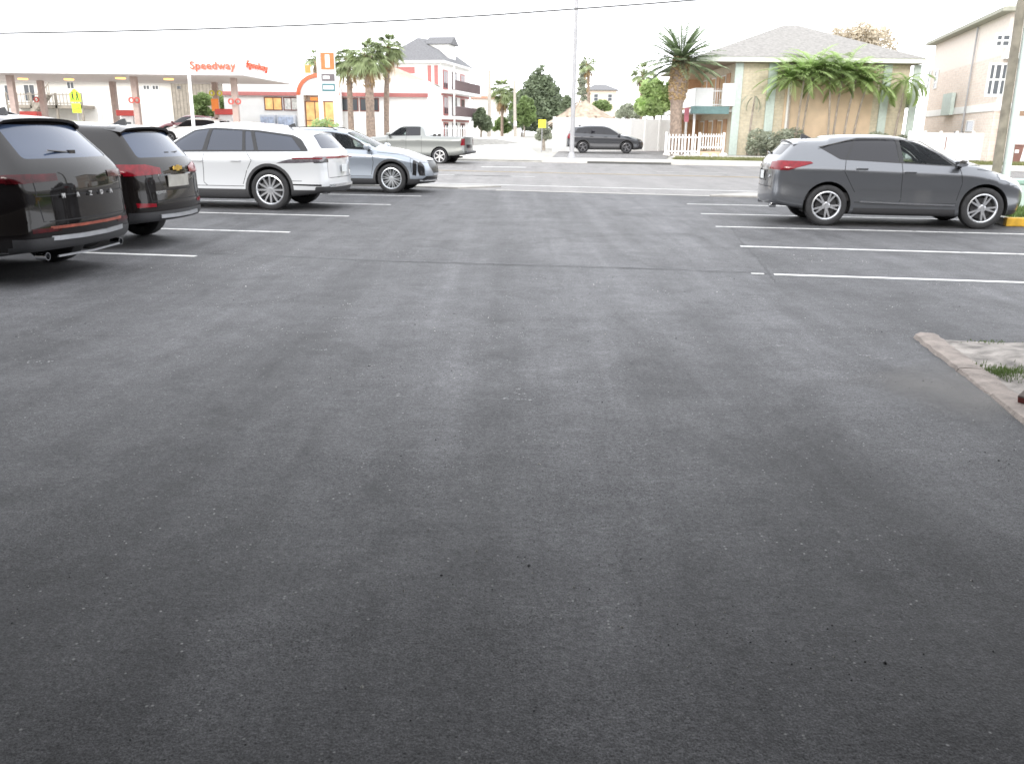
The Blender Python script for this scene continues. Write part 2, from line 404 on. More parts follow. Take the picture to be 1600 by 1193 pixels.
def car(S,loc,rz,label,cat,group):
    root=empty(S['kind'],(loc[0],loc[1],loc[2] if len(loc)>2 else 0),rz,label,cat,group)
    L,W=S['L'],S['W']/2; rt=S['rt']
    paint=mat('paint_'+S['name'],S['paint'],S.get('prough',.32),S.get('pmet',.35),var=.03,scale=300,coat=S.get('coat',1.),spec=S.get('pspec',.5))
    black=mat('gloss_black_trim',(.010,.010,.011),.12,spec=.5); clad=mat('grained_cladding',(.028,.028,.03),.55,var=.15,scale=60)
    chrome=mat('chrome',(.62,.63,.65),.14,1.,var=.02); red=mat('tail_lamp_red',(.16,.004,.010),.15,coat=.15,var=.3,scale=18,spec=.3) if not S.get('darklamp') else mat('tail_lamp_smoked_red',(.045,.003,.005),.15,coat=.1,var=.6,scale=9,spec=.25); 
    clear=mat('lamp_clear',(.22,.23,.25),.1,.3,coat=1.,var=.2,scale=25); dark=mat('underbody_dark',(.012,.012,.013),.9)
    gl=glass('glass_tinted',(.006,.006,.009),1); gc=glass('glass_clear',(.02,.025,.03),S.get('galpha',.18)) if S.get('clearfront',True) else gl
    if S.get('tint'): gl=glass('glass_'+S['name'],S['tint'],1)
    bm=car_cage(S)
    from mathutils.bvhtree import BVHTree
    bvh=BVHTree.FromBMesh(bm)
    def sz(x,y):
        h=bvh.ray_cast(Vector((x,y,4)),Vector((0,0,-1))); return h[0].z if h[0] else 1.5
    fs={1:lambda c,n:c[1]>.3 and n[1]>.25,-1:lambda c,n:c[1]<-.3 and n[1]<-.25}
    frr=lambda c,n:c[0]<1.0 and n[0]<-.20
    fff=lambda c,n:c[0]>L-1.1 and n[0]>.16
    ftop=lambda c,n:n[2]>.1
    # wheel arches
    for ax in (S['rx'],S['fx']):
        for s in (1,-1):
            ff=lambda c,n,s=s:c[1]*s>.4
            if S.get('arch',True):
                f=cutpoly(bm,circle(ax,rt+.01,rt+.115,30),'side',ff)
                if f: take(bm,f,'wheel_arch_trim' if S.get('archclad',True) else 'wheel_arch',clad if S.get('archclad',True) else paint,root)
            o=[c for c in kids(root) if c.name.startswith('wheel_arch')][-1]
            b2=bmesh.new(); b2.from_mesh(o.data); 
            f=cutpoly(b2,circle(ax,rt+.01,rt+.055,30),'side',lambda c,n:True); bmesh.ops.delete(b2,geom=f,context='FACES'); b2.to_mesh(o.data); b2.free()
            a=MB(); ro=rt+.06; pts=circle(ax,rt+.01,ro,22,-18,198)
            yy0,yy1=s*(W-.34),s*(lerpk(S['yw'],ax)*W-.035)
            for (x1,z1),(x2,z2) in zip(pts,pts[1:]): a.add([(x1,yy0,z1),(x2,yy0,z2),(x2,yy1,z2),(x1,yy1,z1)],[(0,1,2,3)])
            a.add([(p[0],yy0,p[1]) for p in pts],[tuple(range(len(pts)))]); a.build('wheel_housing',dark,root)
            wheel(root,ax,s,lerpk(S['yw'],ax)*W-.005,rt,S)
    # lower cladding
    zc=S.get('zclad',.40)
    bmesh.ops.bisect_plane(bm,geom=bm.verts[:]+bm.edges[:]+bm.faces[:],dist=1e-5,plane_co=(0,0,zc),plane_no=(0,0,1)); bm.normal_update()
    f=[f for f in bm.faces if f.calc_center_median().z<zc]; take(bm,f,'lower_cladding',clad,root,.004)
    # seams
    bm.faces.ensure_lookup_table()
    seam_f=[]
    for pl in S.get('seams',[]):
        for s in (1,-1):
            for p,q in zip(pl,pl[1:]):
                d=Vector((q[0]-p[0],q[1]-p[1])).normalized(); nn=Vector((-d.y,d.x))*.006
                quad=[(p[0]+nn.x,p[1]+nn.y),(q[0]+nn.x,q[1]+nn.y),(q[0]-nn.x,q[1]-nn.y),(p[0]-nn.x,p[1]-nn.y)]
                seam_f.append((quad,'side',fs[s]))
    for pl in S.get('rseams',[]):
        for p,q in zip(pl,pl[1:]):
            d=Vector((q[0]-p[0],q[1]-p[1])).normalized(); nn=Vector((-d.y,d.x))*.006
            seam_f.append(([(p[0]+nn.x,p[1]+nn.y),(q[0]+nn.x,q[1]+nn.y),(q[0]-nn.x,q[1]-nn.y),(p[0]-nn.x,p[1]-nn.y)],'end',frr))
    # side glazing
    for s in (1,-1):
        f=cutpoly(bm,smooth_poly(S['dlo'],.05),'side',fs[s]); trim=take(bm,f,'window_frame',black if not S.get('dlochrome') else black,root)
        tb=bmesh.new(); tb.from_mesh(trim.data); tb.normal_update()
        for k,wp in enumerate(S['wins']):
            f=cutpoly(tb,smooth_poly(wp,.03),'side',lambda c,n:True)
            if f: take(tb,f,'side_window',gc if (k==0 and S.get('clearfront',True)) else gl,root,-.006)
        tb.to_mesh(trim.data); tb.free()
        if S.get('dlochrome'):
            pts=S['dlochrome']; m=MB()
            for p,q in zip(pts,pts[1:]):
                def yat(x,z):
                    yb=lerpk(S['yb'],x)*W; yr=lerpk(S['yr'],x)*W; zt=lerpk(S['belt'],x); zr=lerpk(S['rail'],x); t=(z-zt)/max(zr-zt,.01); return (yb+(yr-yb)*t)+.004
                m.bar((p[0],s*yat(*p),p[1]),(q[0],s*yat(*q),q[1]),.012,.012)
            m.build('window_moulding',chrome,root)
    f=cutpoly(bm,S['ws'],'top',lambda c,n:n[2]>.1 and c[0]>S['xrf']-.4 and c[2]>.9); take(bm,f,'windshield',gc,root,-.004)
    f=cutpoly(bm,smooth_poly(S['rearwin'],.05),'end',frr); take(bm,f,'rear_window',gl,root,-.005)
    for it in S.get('panels',[]):
        nm,proj,poly,mt,push=it[:5]; mm={'red':red,'black':black,'clad':clad,'clear':clear,'chrome':chrome,'paint':paint}.get(mt) or MATS[mt]
        sd=it[5] if len(it)>5 else None
        polys=[(poly,None)]
        if proj=='side': todo=[(poly,fs[1]),(poly,fs[-1])]
        elif proj=='rear2': todo=[(poly,frr),([(-a,b) for a,b in poly],frr)]
        elif proj=='rear': todo=[(poly,frr)]
        elif proj=='front2': todo=[(poly,fff),([(-a,b) for a,b in poly],fff)]
        else: todo=[(poly,fff)]
        for pl,fl in todo:
            f=cutpoly(bm,pl,'side' if proj=='side' else 'end',fl)
            if f: take(bm,f,nm,mm,root,push)
    seamf=set()
    for q,pr,fl in seam_f:
        for f in cutpoly(bm,q,pr,fl): seamf.add(f)
    if S.get('bedcut'):
        f=cutpoly(bm,S['bedcut'],'top',lambda c,n:n[2]>.5 and c[2]>.8); bmesh.ops.delete(bm,geom=f,context='FACES')
    # crisp body object
    me=bpy.data.meshes.new('body'); 
    for f in bm.faces: f.smooth=True; f.material_index=0
    for f in seamf:
        if f.is_valid: f.material_index=1
    bm.to_mesh(me); bm.free(); me.materials.append(paint); me.materials.append(dark)
    body=bpy.data.objects.new('body',me); col.objects.link(body); body.parent=root
    # underbody, floor
    MB().box(S['rx']+.35,S['fx']-.35,-W*.80,W*.80,.21,.34).box(S['fx']+.3,L-.35,-W*.7,W*.7,.25,.36).box(.5,S['rx']+.35,-W*.45,W*.45,.32,.40).box(S['rx']-.1,S['rx']+.1,-W*.7,W*.7,rt-.08,rt+.05).build('underbody',dark,root)
    # cabin
    seat=mat('seat_fabric',(.06,.055,.05),.8,var=.2); 
    x0,x1=S['xc']-1.35,S['xc']-2.25
    for sy in (1,-1):
        for xx in (x0,x1):
            m=MB(); m.box(xx-.05,xx+.50,sy*.17,sy*.60,.62,.78); 
            M=Matrix.Translation((xx-.02,0,.75))@Matrix.Rotation(R(-14),4,'Y'); m.box(-.07,.07,sy*.17,sy*.60,0,.56,M); m.box(-.05,.05,sy*.27,sy*.50,.58,.76,M)
            m.build('seat',seat,root,bevel=.02)
    MB().box(.45,S['xc']+.05,-W*.84,W*.84,.45,.60).box(S['xc']-.45,S['xc']+.02,-W*.78,W*.78,.6,lerpk(S['belt'],S['xc'])-.08).build('cabin_floor',mat('cabin_trim',(.03,.03,.032),.7),root)
    MB().lathe([(.185,-.012),(.195,0),(.185,.012)],20,'y').build('steering_wheel',dark,root).matrix_local=Matrix.Translation((S['xc']-.66,.38,.98))@Matrix.Rotation(R(68),4,'Y')@Matrix.Rotation(R(90),4,'X')
    # mirrors and handles
    for s in (1,-1):
        mx,mz=S['mirror']; yb=lerpk(S['yb'],mx)*W
        m=MB(); prof=[(0,.02),(.06,0),(.15,.02),(.17,.08),(.12,.15),(.03,.16),(-.01,.09)]
        m.prism([(mx-.13+a,mz-.08+b) for a,b in prof],s*(yb+.06),s*(yb+.25))
        o=m.build('side_mirror',paint if not S.get('mirchrome') else chrome,root,smooth=True,bevel=.022)
        MB().box(mx-.09,mx-.02,min(s*(yb-.04),s*(yb+.09)),max(s*(yb-.04),s*(yb+.09)),mz-.10,mz-.05).build('mirror_arm',black,o)
        for hx,hz in S['handles']:
            yy=lerpk(S['yw'],hx)*W*.995
            MB().box(hx-.11,hx+.11,s*yy-.006,s*yy+.026 if s>0 else s*yy+.006,hz-.014,hz+.014) if False else None
            a,b_=(s*yy-.01,s*yy+.022) if s>0 else (s*yy-.022,s*yy+.01)
            MB().box(hx-.105,hx+.105,a,b_,hz-.014,hz+.014).build('door_handle',chrome if S.get('hchrome') else paint,root,bevel=.006)
    # roof aerial fin
    ax=S.get('fin',.62); zt=sz(ax,0)-.004
    if S.get('finon',True):
        m=MB(); m.add([(ax-.10,-.035,zt),(ax+.12,-.02,zt),(ax+.12,.02,zt),(ax-.10,.035,zt),(ax-.09,-.006,zt+.085),(ax-.03,-.004,zt+.075),(ax-.03,.004,zt+.075),(ax-.09,.006,zt+.085)],[(3,2,1,0),(4,5,6,7),(0,1,5,4),(1,2,6,5),(2,3,7,6),(3,0,4,7)]); m.build('roof_aerial',black,root,bevel=.004)
    if S.get('spoiler'):
        x0,_,yw=S['spoiler']; m=MB()
        n=12
        for k in range(n+1):
            y=-yw+2*yw*k/n; t=1-(abs(y)/yw)**2; xf_=x0+.16; zz=sz(xf_,y*.98)+.004; xx=x0-.09-.07*t; ze=zz-.03-.01*(1-t)
            m.v+=[(xf_,y*.98,zz),(xx,y,ze),(xx+.01,y,ze-.03),(x0+.08,y*.95,zz-.10)]
        for k in range(n):
            a=4*k
            for j in range(3): m.f.append((a+j,a+j+1,a+5+j,a+4+j))
        m.f.append((0,1,2,3)); m.f.append((4*n+3,4*n+2,4*n+1,4*n))
        m.build('spoiler',S.get('spm') and black or paint,root,smooth=True)
    if S.get('rails'):
        for s in (1,-1):
            xa,xb=S['rails']; pts=[]
            for k in range(9):
                x=xa+(xb-xa)*k/8; e=0 if k in (0,8) else .045
                yy=s*lerpk(S['yr'],x)*W*.86; pts.append((x,yy,sz(x,yy)+e-.005))
            MB().tube(pts,.015,6).build('roof_rail',mat('satin_rail',(.3,.31,.33),.3,.8) if S.get('railsilver') else black,root,smooth=True)
    # wiper
    if S.get('wiper'):
        x,y0,y1,z=S['wiper']
        MB().tube([(x-.03,y0,z),(x-.035,y1,z+.03)],[.016,.009],6).box(x-.05,x+.03,y0-.05,y0+.05,z-.028,z+.028).build('rear_wiper',black,root,smooth=True)
    for x,y,z in S.get('exhaust',[]):
        MB().lathe([(.030,.10),(.034,.0),(.040,-.0),(.040,.12)],16,'z').build('exhaust_tip',chrome,root,smooth=True).matrix_local=Matrix.Translation((x,y,z))@Matrix.Rotation(R(90),4,'Y')
    return root
def suv(**k):
    """common sport-utility defaults in metres; x runs from the tail (0) to the nose (L)"""
    L,H=k['L'],k['H']; xc,xrf=k['xc'],k['xrf']; xrr=k['xrr']; zbl=k['zbl']; zbf=k['zbf']; rail=H-.028
    S=dict(name='suv',kind='parked_car',spokes=5,
      xs=[0,.10,.34,.62,1.0,1.55,2.1,xrf,(xrf*.55+xc*.45),xc,xc+.10,(xc+L-.5)/2,L-.50,L-.16,L],
      zb=[(0,.37),(.5,.30),(1.4,.215),(L-1.2,.215),(L-.4,.22),(L,.26)],
      belt=[(0,zbl+.02),(1.0,zbl),(xc,zbf),(xc+.4,zbf-.03),(L-.5,zbf-.10),(L-.16,zbf-.18),(L,zbf-.27)],
      rail=[(0,rail-k.get('rd',.10)-.01),(xrr,rail-k.get('rd',.10)),(1.0,rail-.045),(1.7,rail-.01),(xrf-.4,rail-.02),(xrf,rail-.07),(xc,zbf+.035),(xc+.4,zbf+.0),(L-.5,zbf-.065),(L-.16,zbf-.14),(L,zbf-.22)],
      crown=[(0,.055),(xrf,.055),(xc,.06),(xc+.4,.055),(L-.5,.04),(L,.02)],
      yw=[(0,.90),(.10,.95),(.34,.985),(.7,1.),(L-.9,1.),(L-.5,.965),(L-.16,.86),(L,.74)],
      yb=[(0,.82),(.10,.87),(.34,.90),(1.,.93),(xc,.90),(L-.5,.84),(L-.16,.76),(L,.68)],
      yr=[(0,.60),(.34,.64),(1.,.685),(xrf,.67),(xc,.76),(L-.5,.73),(L-.16,.66),(L,.60)],
      xr=[(z,v+k.get('to',0)) for z,v in ((.25,.14),(.40,.02),(.62,0),(.80,.03),(zbl-.08,.03),(zbl+.02,.075))]+[(rail-.1,xrr),(2,xrr)],
      xf=[(.2,L-.14),(.38,L-.02),(.6,L),(.78,L-.03),(zbf-.30,L-.08),(zbf-.1,L-.30),(2,L-.3)],
      rb=.13,fb=.16,ws=[(xrf+.07,-.60),(xrf+.07,.60),(xc-.03,.70),(xc-.03,-.70)],
      rearwin=[(-.60,zbl+.09),(.60,zbl+.09),(.50,rail-.16),(-.50,rail-.16)],
      mirror=(xc-.10,zbf+.07),handles=[(xc-.98,zbf-.08),(xc-1.85,zbf-.05)],fin=.75)
    S.update(k); return S
mat('plate_white',(.6,.62,.62),.4,var=.15,scale=30); mat('grille_dark',(.015,.015,.016),.35,var=.4,scale=60); mat('amber',(.35,.12,.02),.2)
mat('lamp_smoke',(.10,.09,.10),.15,coat=1,var=.4,scale=20); mat('satin_strip',(.42,.43,.45),.3,.7)
mat('satin_pale',(.5,.5,.5),.3,.5)
def strip(root,name,m,pts,w,h): 
    b=MB()
    for p,q in zip(pts,pts[1:]): b.bar(p,q,w,h)
    return b.build(name,m,root)
# grey crossover on the right, facing right
def ang(a,b): return math.atan2(b[1]-a[1],b[0]-a[0])
HL=R(-6.5)
def place(fwd,origin_rear_axle,rx,y_side):
    """origin of a car whose rear axle point (ground, near side) is given"""
    c,s=math.cos(fwd),math.sin(fwd)
    return (origin_rear_axle[0]-c*rx-s*y_side, origin_rear_axle[1]-s*rx+c*y_side,0)
S=suv(name='grey_crossover',to=.10,L=4.53,W=1.90,H=1.63,rx=1.05,fx=3.78,rt=.368,xc=3.42,xrf=2.50,xrr=.52,zbl=1.16,zbf=1.10,paint=(.125,.131,.142),pmet=.7,prough=.28,
  dlo=[(.84,1.40),(1.22,1.185),(3.30,1.085),(3.0,1.295),(2.64,1.50),(2.2,1.565),(1.5,1.555)],
  wins=[[(2.33,1.15),(3.18,1.11),(2.95,1.285),(2.62,1.48),(2.26,1.545)],[(1.34,1.195),(2.26,1.15),(2.19,1.545),(1.50,1.535)],[(.90,1.40),(1.24,1.205),(1.31,1.20),(1.46,1.53)]],
  dlochrome=[(.84,1.40),(1.5,1.56),(2.2,1.575),(2.64,1.51),(3.0,1.305),(3.32,1.085)],
  seams=[[(2.30,1.14),(2.34,.50),(2.30,.44)],[(3.30,1.06),(3.36,.80),(3.30,.50)],[(1.32,1.18),(1.30,.98),(1.52,.62)],[(1.5,.44),(3.30,.44)],[(4.2,.98),(3.6,1.05)]],
  rseams=[[(-.66,1.02),(-.66,.68),(.66,.68),(.66,1.02)]],
  panels=[('tail_light','side',[(.10,1.00),(.30,.99),(.74,1.115),(.70,1.145),(.20,1.155),(.05,1.14)],'red',.008),
          ('tail_light','rear2',[(.50,1.00),(.88,.99),(.90,1.15),(.50,1.13)],'red',.008),
          ('plate_recess','rear',[(-.36,.78),(.36,.78),(.40,.98),(-.40,.98)],'black',-.02),
          ('head_light','side',[(4.0,.87),(4.50,.80),(4.52,.87),(4.2,.97),(3.98,.98)],'clear',.006),
          ('head_light','front2',[(.50,.78),(.86,.78),(.86,.93),(.50,.88)],'clear',.006),
          ('grille','front',[(-.42,.48),(.42,.48),(.50,.70),(.42,.84),(-.42,.84),(-.50,.70)],'grille_dark',-.02)],
  spoiler=(.50,1.535,.60),exhaust=[(.08,.62,.34),(.08,-.62,.34)],mirchrome=True,spokes=5,dbl=.16,fan=1.15,sw=.019,archclad=False,zclad=.34,handles=[(2.44,.985),(1.60,1.035)],wiper=(.17,.0,.32,1.26),rimc=(.60,.61,.63))
rdx=car(S,place(HL,(5.76,15.60),1.05,.84),HL,'metallic grey crossover parked alone on the right side of the lot','car','parked cars')
for s in (1,-1): strip(rdx,'door_moulding',MATS['chrome'],[(1.62,s*.965,.455),(2.28,s*.968,.435),(3.28,s*.962,.42)],.014,.030)
strip(rdx,'licence_plate',MATS['plate_white'],[(.008,-.15,.88),(.008,.15,.88)],.012,.15)
text('RDX',.07,MATS['chrome'],rdx,'badge',Matrix.Translation((.045,-.52,.86))@Matrix.Rotation(R(-90),4,'Z')@FACE,.004)
# large white sport utility, facing left
HR=R(180-7.5)
S=suv(name='white_suv',L=5.06,W=2.0,H=1.77,rx=1.15,fx=4.18,rt=.41,xc=3.62,xrf=2.75,xrr=.42,zbl=1.17,zbf=1.15,paint=(.50,.51,.52),pmet=.05,prough=.3,
  rail=[(0,1.52),(.42,1.54),(1.0,1.63),(1.7,1.70),(2.35,1.72),(2.75,1.67),(3.62,1.185),(4.0,1.15),(4.56,1.085),(4.90,1.01),(5.06,.93)],
  dlo=[(.30,1.185),(3.55,1.135),(3.20,1.40),(2.86,1.585),(2.4,1.635),(1.4,1.59),(.70,1.505),(.50,1.42)],
  wins=[[(2.60,1.19),(3.42,1.17),(3.12,1.40),(2.82,1.565),(2.50,1.61)],[(1.72,1.195),(2.50,1.19),(2.42,1.605),(1.76,1.585)],[(1.46,1.20),(1.65,1.195),(1.70,1.58),(1.58,1.57)],[(.46,1.205),(1.38,1.20),(1.50,1.57),(1.0,1.51),(.72,1.47)]],
  seams=[[(2.55,1.13),(2.58,.55),(2.50,.48)],[(3.50,1.10),(3.55,.80),(3.50,.50)],[(1.62,1.15),(1.50,1.0),(1.62,.80),(1.72,.52)],[(1.7,.48),(3.5,.48)],[(.45,.60),(.75,.60)]],
  rseams=[[(-.70,1.00),(-.70,.66),(.70,.66),(.70,1.00)]],
  rearwin=[(-.72,1.24),(.72,1.24),(.56,1.52),(-.56,1.52)],
  panels=[('tail_light','side',[(.03,.99),(.45,.96),(.98,.945),(.78,1.01),(.55,1.06),(.0,1.075)],'lamp_smoke',.004),
          ('tail_light','rear',[(-.95,1.045),(.95,1.045),(.95,1.085),(-.95,1.085)],'red',.008),
          ('tail_light_housing','rear2',[(.66,.97),(.95,.96),(.95,1.04),(.66,1.04)],'black',.004),
          ('bumper_valance','rear',[(-.95,.30),(.95,.30),(.95,.49),(-.95,.49)],'clad',.005),
          ('rear_reflector','side',[(.06,.50),(.75,.515),(.7,.54),(.06,.535)],'black',.004)],
  spoiler=(.40,1.655,.62),spm=False,fin=1.0,exhaust=[(.05,.58,.36),(.05,.47,.36),(.05,-.58,.36)],spokes=12,dbl=0,sw=.021,rimr=.73,rimc=(.62,.63,.65),zclad=.42,handles=[(2.68,.98),(1.84,.99)],wiper=None,clearfront=False,tint=(.035,.042,.06))
linc=car(S,place(HR,(-5.05,17.50),1.15,-.98),HR,'large white sport utility car parked third from the front left','car','parked cars')
for s in (1,-1): strip(linc,'tail_light_strip',MATS['tail_lamp_red'],[(.0+.005,s*.93,1.05),(.35,s*.99,1.052),(.62,s*1.004,1.045)],.02,.022)
strip(linc,'bumper_trim',MATS['chrome'],[(.10,.90,.50),(-.10,.55,.50),(-.135,0,.50),(-.10,-.55,.50),(.10,-.90,.50)],.03,.06)
strip(linc,'licence_plate',MATS['plate_white'],[(-.135,-.15,.84),(-.135,.15,.84)],.012,.15)
# pale blue-silver crossover, facing right
S=suv(name='silver_crossover',L=4.80,W=1.90,H=1.68,rx=1.02,fx=3.88,rt=.385,xc=3.45,xrf=2.55,xrr=.50,zbl=1.15,zbf=1.11,paint=(.25,.28,.32),pmet=.55,prough=.33,
  dlo=[(.85,1.40),(1.2,1.20),(3.34,1.10),(3.02,1.31),(2.66,1.49),(2.2,1.555),(1.5,1.555)],
  wins=[[(2.38,1.16),(3.22,1.125),(2.96,1.30),(2.62,1.475),(2.30,1.53)],[(1.36,1.20),(2.30,1.16),(2.23,1.53),(1.52,1.53)],[(.95,1.40),(1.24,1.215),(1.33,1.21),(1.46,1.52)]],
  dlochrome=[(1.5,1.56),(2.2,1.565),(2.66,1.50),(3.02,1.32),(3.36,1.10)],
  seams=[[(2.34,1.14),(2.38,.50),(2.32,.44)],[(3.36,1.06),(3.40,.80),(3.34,.48)],[(1.5,.44),(3.34,.44)],[(3.5,1.06),(4.35,.99)],[(4.38,.98),(4.42,.55)]],
  panels=[('head_light','side',[(4.36,.93),(4.60,.80),(4.64,.86),(4.40,.98),(4.1,1.01)],'clear',.005),
          ('daytime_light','front2',[(.70,.46),(.80,.46),(.82,.86),(.72,.86)],'black',.004),
          ('daytime_light','side',[(4.44,.48),(4.54,.46),(4.56,.84),(4.46,.86)],'black',.004),
          ('head_light','front2',[(.44,.80),(.70,.80),(.80,.90),(.46,.86)],'clear',.006),
          ('grille','front',[(-.34,.52),(.34,.52),(.52,.70),(.46,.86),(-.46,.86),(-.52,.70)],'grille_dark',-.015),
          ('lower_intake','front',[(-.80,.34),(.80,.34),(.66,.45),(-.66,.45)],'grille_dark',-.01),
          ('tail_light','rear2',[(.6,.7),(.86,.7),(.86,1.12),(.6,1.12)],'red',.006)],
  spokes=10,dbl=.09,fan=1.4,sw=.012,rimc=(.62,.64,.66),rimr=.72,zclad=.38,mirror=(3.33,1.20),rails=(.9,2.35))
cad=car(S,place(HL,(-3.29-2.86*math.cos(HL),22.75-2.86*math.sin(HL)),1.02,.93),HL,'pale silver blue crossover facing right beyond the big white car','car','parked cars')
strip(cad,'grille_frame',MATS['chrome'],[(4.90,-.36,.49),(4.90,.36,.49)],.03,.02)
strip(cad,'bumper_trim',MATS['chrome'],[(4.62,-.80,.335),(4.82,-.55,.325),(4.93,0,.32),(4.82,.55,.325),(4.62,.80,.335)],.03,.03)
# black three-row car, nearest on the left, facing left
S=suv(name='black_suv',yr=[(0,.66),(.34,.71),(1.,.73),(2.85,.69),(3.72,.76),(4.6,.73),(4.94,.66),(5.1,.60)],crown=[(0,.035),(2.85,.045),(3.72,.06),(4.12,.055),(4.6,.04),(5.1,.02)],rd=.055,pspec=.02,L=5.10,W=1.97,H=1.78,rx=1.05,fx=4.17,rt=.40,xc=3.72,xrf=2.85,xrr=.50,zbl=1.22,zbf=1.14,coat=.85,darklamp=True,paint=(.005,.004,.004),pmet=0,prough=.45,
  dlo=[(.72,1.40),(1.10,1.20),(3.60,1.12),(3.30,1.34),(2.94,1.53),(2.4,1.595),(1.4,1.590)],
  wins=[[(2.62,1.16),(3.45,1.14),(3.22,1.33),(2.88,1.50),(2.52,1.57)],[(1.66,1.17),(2.54,1.16),(2.46,1.57),(1.72,1.57)],[(.85,1.40),(1.14,1.215),(1.58,1.19),(1.62,1.56),(1.4,1.56)]],
  seams=[[(2.58,1.13),(2.62,.55),(2.50,.48)],[(3.55,1.10),(3.6,.80),(3.5,.50)],[(1.62,1.15),(1.50,.9),(1.72,.52)]],
  rseams=[[(-.74,1.08),(-.70,.66),(.70,.66),(.74,1.08)],[(-.74,.92),(.74,.92)]],
  rearwin=[(-.70,1.29),(.70,1.29),(.61,1.63),(-.61,1.63)],
  panels=[('tail_light','rear2',[(.44,1.07),(.93,1.05),(.95,1.14),(.44,1.14)],'red',.008),
          ('tail_light','side',[(.03,1.05),(.36,1.07),(.34,1.13),(.0,1.145)],'red',.008),
          ('bumper_valance','rear',[(-.95,.28),(.95,.28),(.95,.50),(-.95,.50)],'clad',.005),
          ('rear_reflector','rear2',[(.50,.555),(.84,.555),(.84,.60),(.50,.595)],'red',.004)],
  spoiler=(.47,1.6,.68),fin=.85,exhaust=[(.02,.66,.30),(.02,-.66,.30)],spokes=10,dbl=0,rimr=.72,rimc=(.12,.12,.12),zclad=.36,wiper=(.10,-.02,.36,1.34),archclad=False,clearfront=False,tint=(.035,.05,.085),rails=(1.0,2.6))
maz=car(S,place(HR,(-5.72,10.42),1.05,.93),HR,'black sport utility car seen from behind at the left edge, nearest the camera','car','parked cars')
MZ=Matrix.Rotation(R(-90),4,'Z')@FACE
for k,ch in enumerate('MAZDA'):
    y=.42-.21*k; text(ch,.065,MATS['satin_pale'],maz,'badge',Matrix.Translation((.015-.13*(1-(y/.9)**2)+.0,y,.91))@MZ,.006,.002)
strip(maz,'bumper_trim',MATS['satin_strip'],[(.035,.80,.495),(-.07,.55,.485),(-.125,.2,.48),(-.125,-.2,.48),(-.07,-.55,.485),(.035,-.80,.495)],.02,.045)
strip(maz,'reflection_strip',mat('reflection_copper',(.22,.05,.03),.3,var=.4,scale=9),[(.03,.80,.60),(-.07,.55,.595),(-.125,.2,.595),(-.125,-.2,.595),(-.07,-.55,.595),(.03,-.80,.60)],.012,.028)  # copper-coloured bar painted in for an orange-brown reflection along the bumper
strip(maz,'valance_trim',MATS['satin_strip'],[(-.02,.55,.29),(-.06,0,.285),(-.02,-.55,.29)],.02,.02)
# dark brown-black compact crossover, facing left
S=suv(name='dark_crossover',yr=[(0,.66),(.34,.71),(1.,.73),(2.5,.69),(3.38,.76),(4.15,.73),(4.49,.66),(4.65,.60)],crown=[(0,.035),(2.5,.045),(3.38,.06),(3.78,.055),(4.15,.04),(4.65,.02)],rd=.06,pspec=.02,L=4.65,W=1.84,H=1.71,rx=1.0,fx=3.73,rt=.362,xc=3.38,xrf=2.5,xrr=.42,zbl=1.16,zbf=1.10,coat=.85,paint=(.008,.0065,.006),pmet=0,prough=.45,
  dlo=[(.62,1.36),(.95,1.19),(3.26,1.08),(2.95,1.29),(2.6,1.48),(2.1,1.55),(1.2,1.545)],
  wins=[[(2.32,1.14),(3.1,1.10),(2.9,1.28),(2.56,1.46),(2.24,1.53)],[(1.38,1.18),(2.24,1.14),(2.18,1.53),(1.45,1.53)],[(.72,1.36),(1.0,1.20),(1.30,1.19),(1.38,1.52),(1.15,1.51)]],
  dlochrome=[(3.26,1.07),(.95,1.18),(.62,1.35)],
  seams=[[(2.30,1.12),(2.34,.50)],[(3.26,1.06),(3.32,.80)],[(1.34,1.17),(1.28,.95),(1.5,.62)]],
  rseams=[[(-.68,1.02),(-.62,.64),(.62,.64),(.68,1.02)],[(-.45,.96),(-.36,.78),(.36,.78),(.45,.96)]],
  rearwin=[(-.66,1.22),(.66,1.22),(.57,1.55),(-.57,1.55)],
  panels=[('tail_light','rear2',[(.38,1.00),(.90,.985),(.90,1.12),(.62,1.13),(.38,1.08)],'red',.010),
          ('tail_light','side',[(.02,1.0),(.50,1.03),(.56,1.13),(.02,1.13)],'red',.010),
          ('bumper_valance','rear',[(-.9,.28),(.9,.28),(.9,.50),(-.9,.50)],'clad',.005),
          ('rear_reflector','rear2',[(.56,.565),(.84,.57),(.84,.63),(.56,.61)],'red',.004)],
  spoiler=(.40,1.555,.63),fin=.70,spokes=5,dbl=.15,rimc=(.3,.3,.31),zclad=.36,wiper=(.085,.0,-.30,1.26),clearfront=False,tint=(.035,.05,.085),rails=None)
chev=car(S,place(HR,(-5.80,13.18),1.0,.86),HR,'dark brown black compact crossover with red lamps, between the black and white cars','car','parked cars')
strip(chev,'tail_light_trim',MATS['chrome'],[(.04,.62,.985),(-.05,.42,.985),(-.10,.20,.985)],.02,.022)
strip(chev,'tail_light_trim',MATS['chrome'],[(.04,-.62,.985),(-.05,-.42,.985),(-.10,-.20,.985)],.02,.022)
strip(chev,'bumper_trim',MATS['satin_strip'],[(-.07,.50,.43),(-.125,.2,.425),(-.125,-.2,.425),(-.07,-.50,.43)],.02,.05)
strip(chev,'licence_plate',mat('plate_muted',(.30,.29,.26),.35,var=.2),[(-.10,-.27,.90),(-.125,-.1,.90),(-.125,.1,.90),(-.10,.27,.90)],.012,.16)
text('EQUINOX',.055,MATS['satin_pale'],chev,'badge',Matrix.Translation((-.085,.46,.755))@MZ,.004)
gold=mat('gold_badge',(.55,.36,.08),.25,.8)
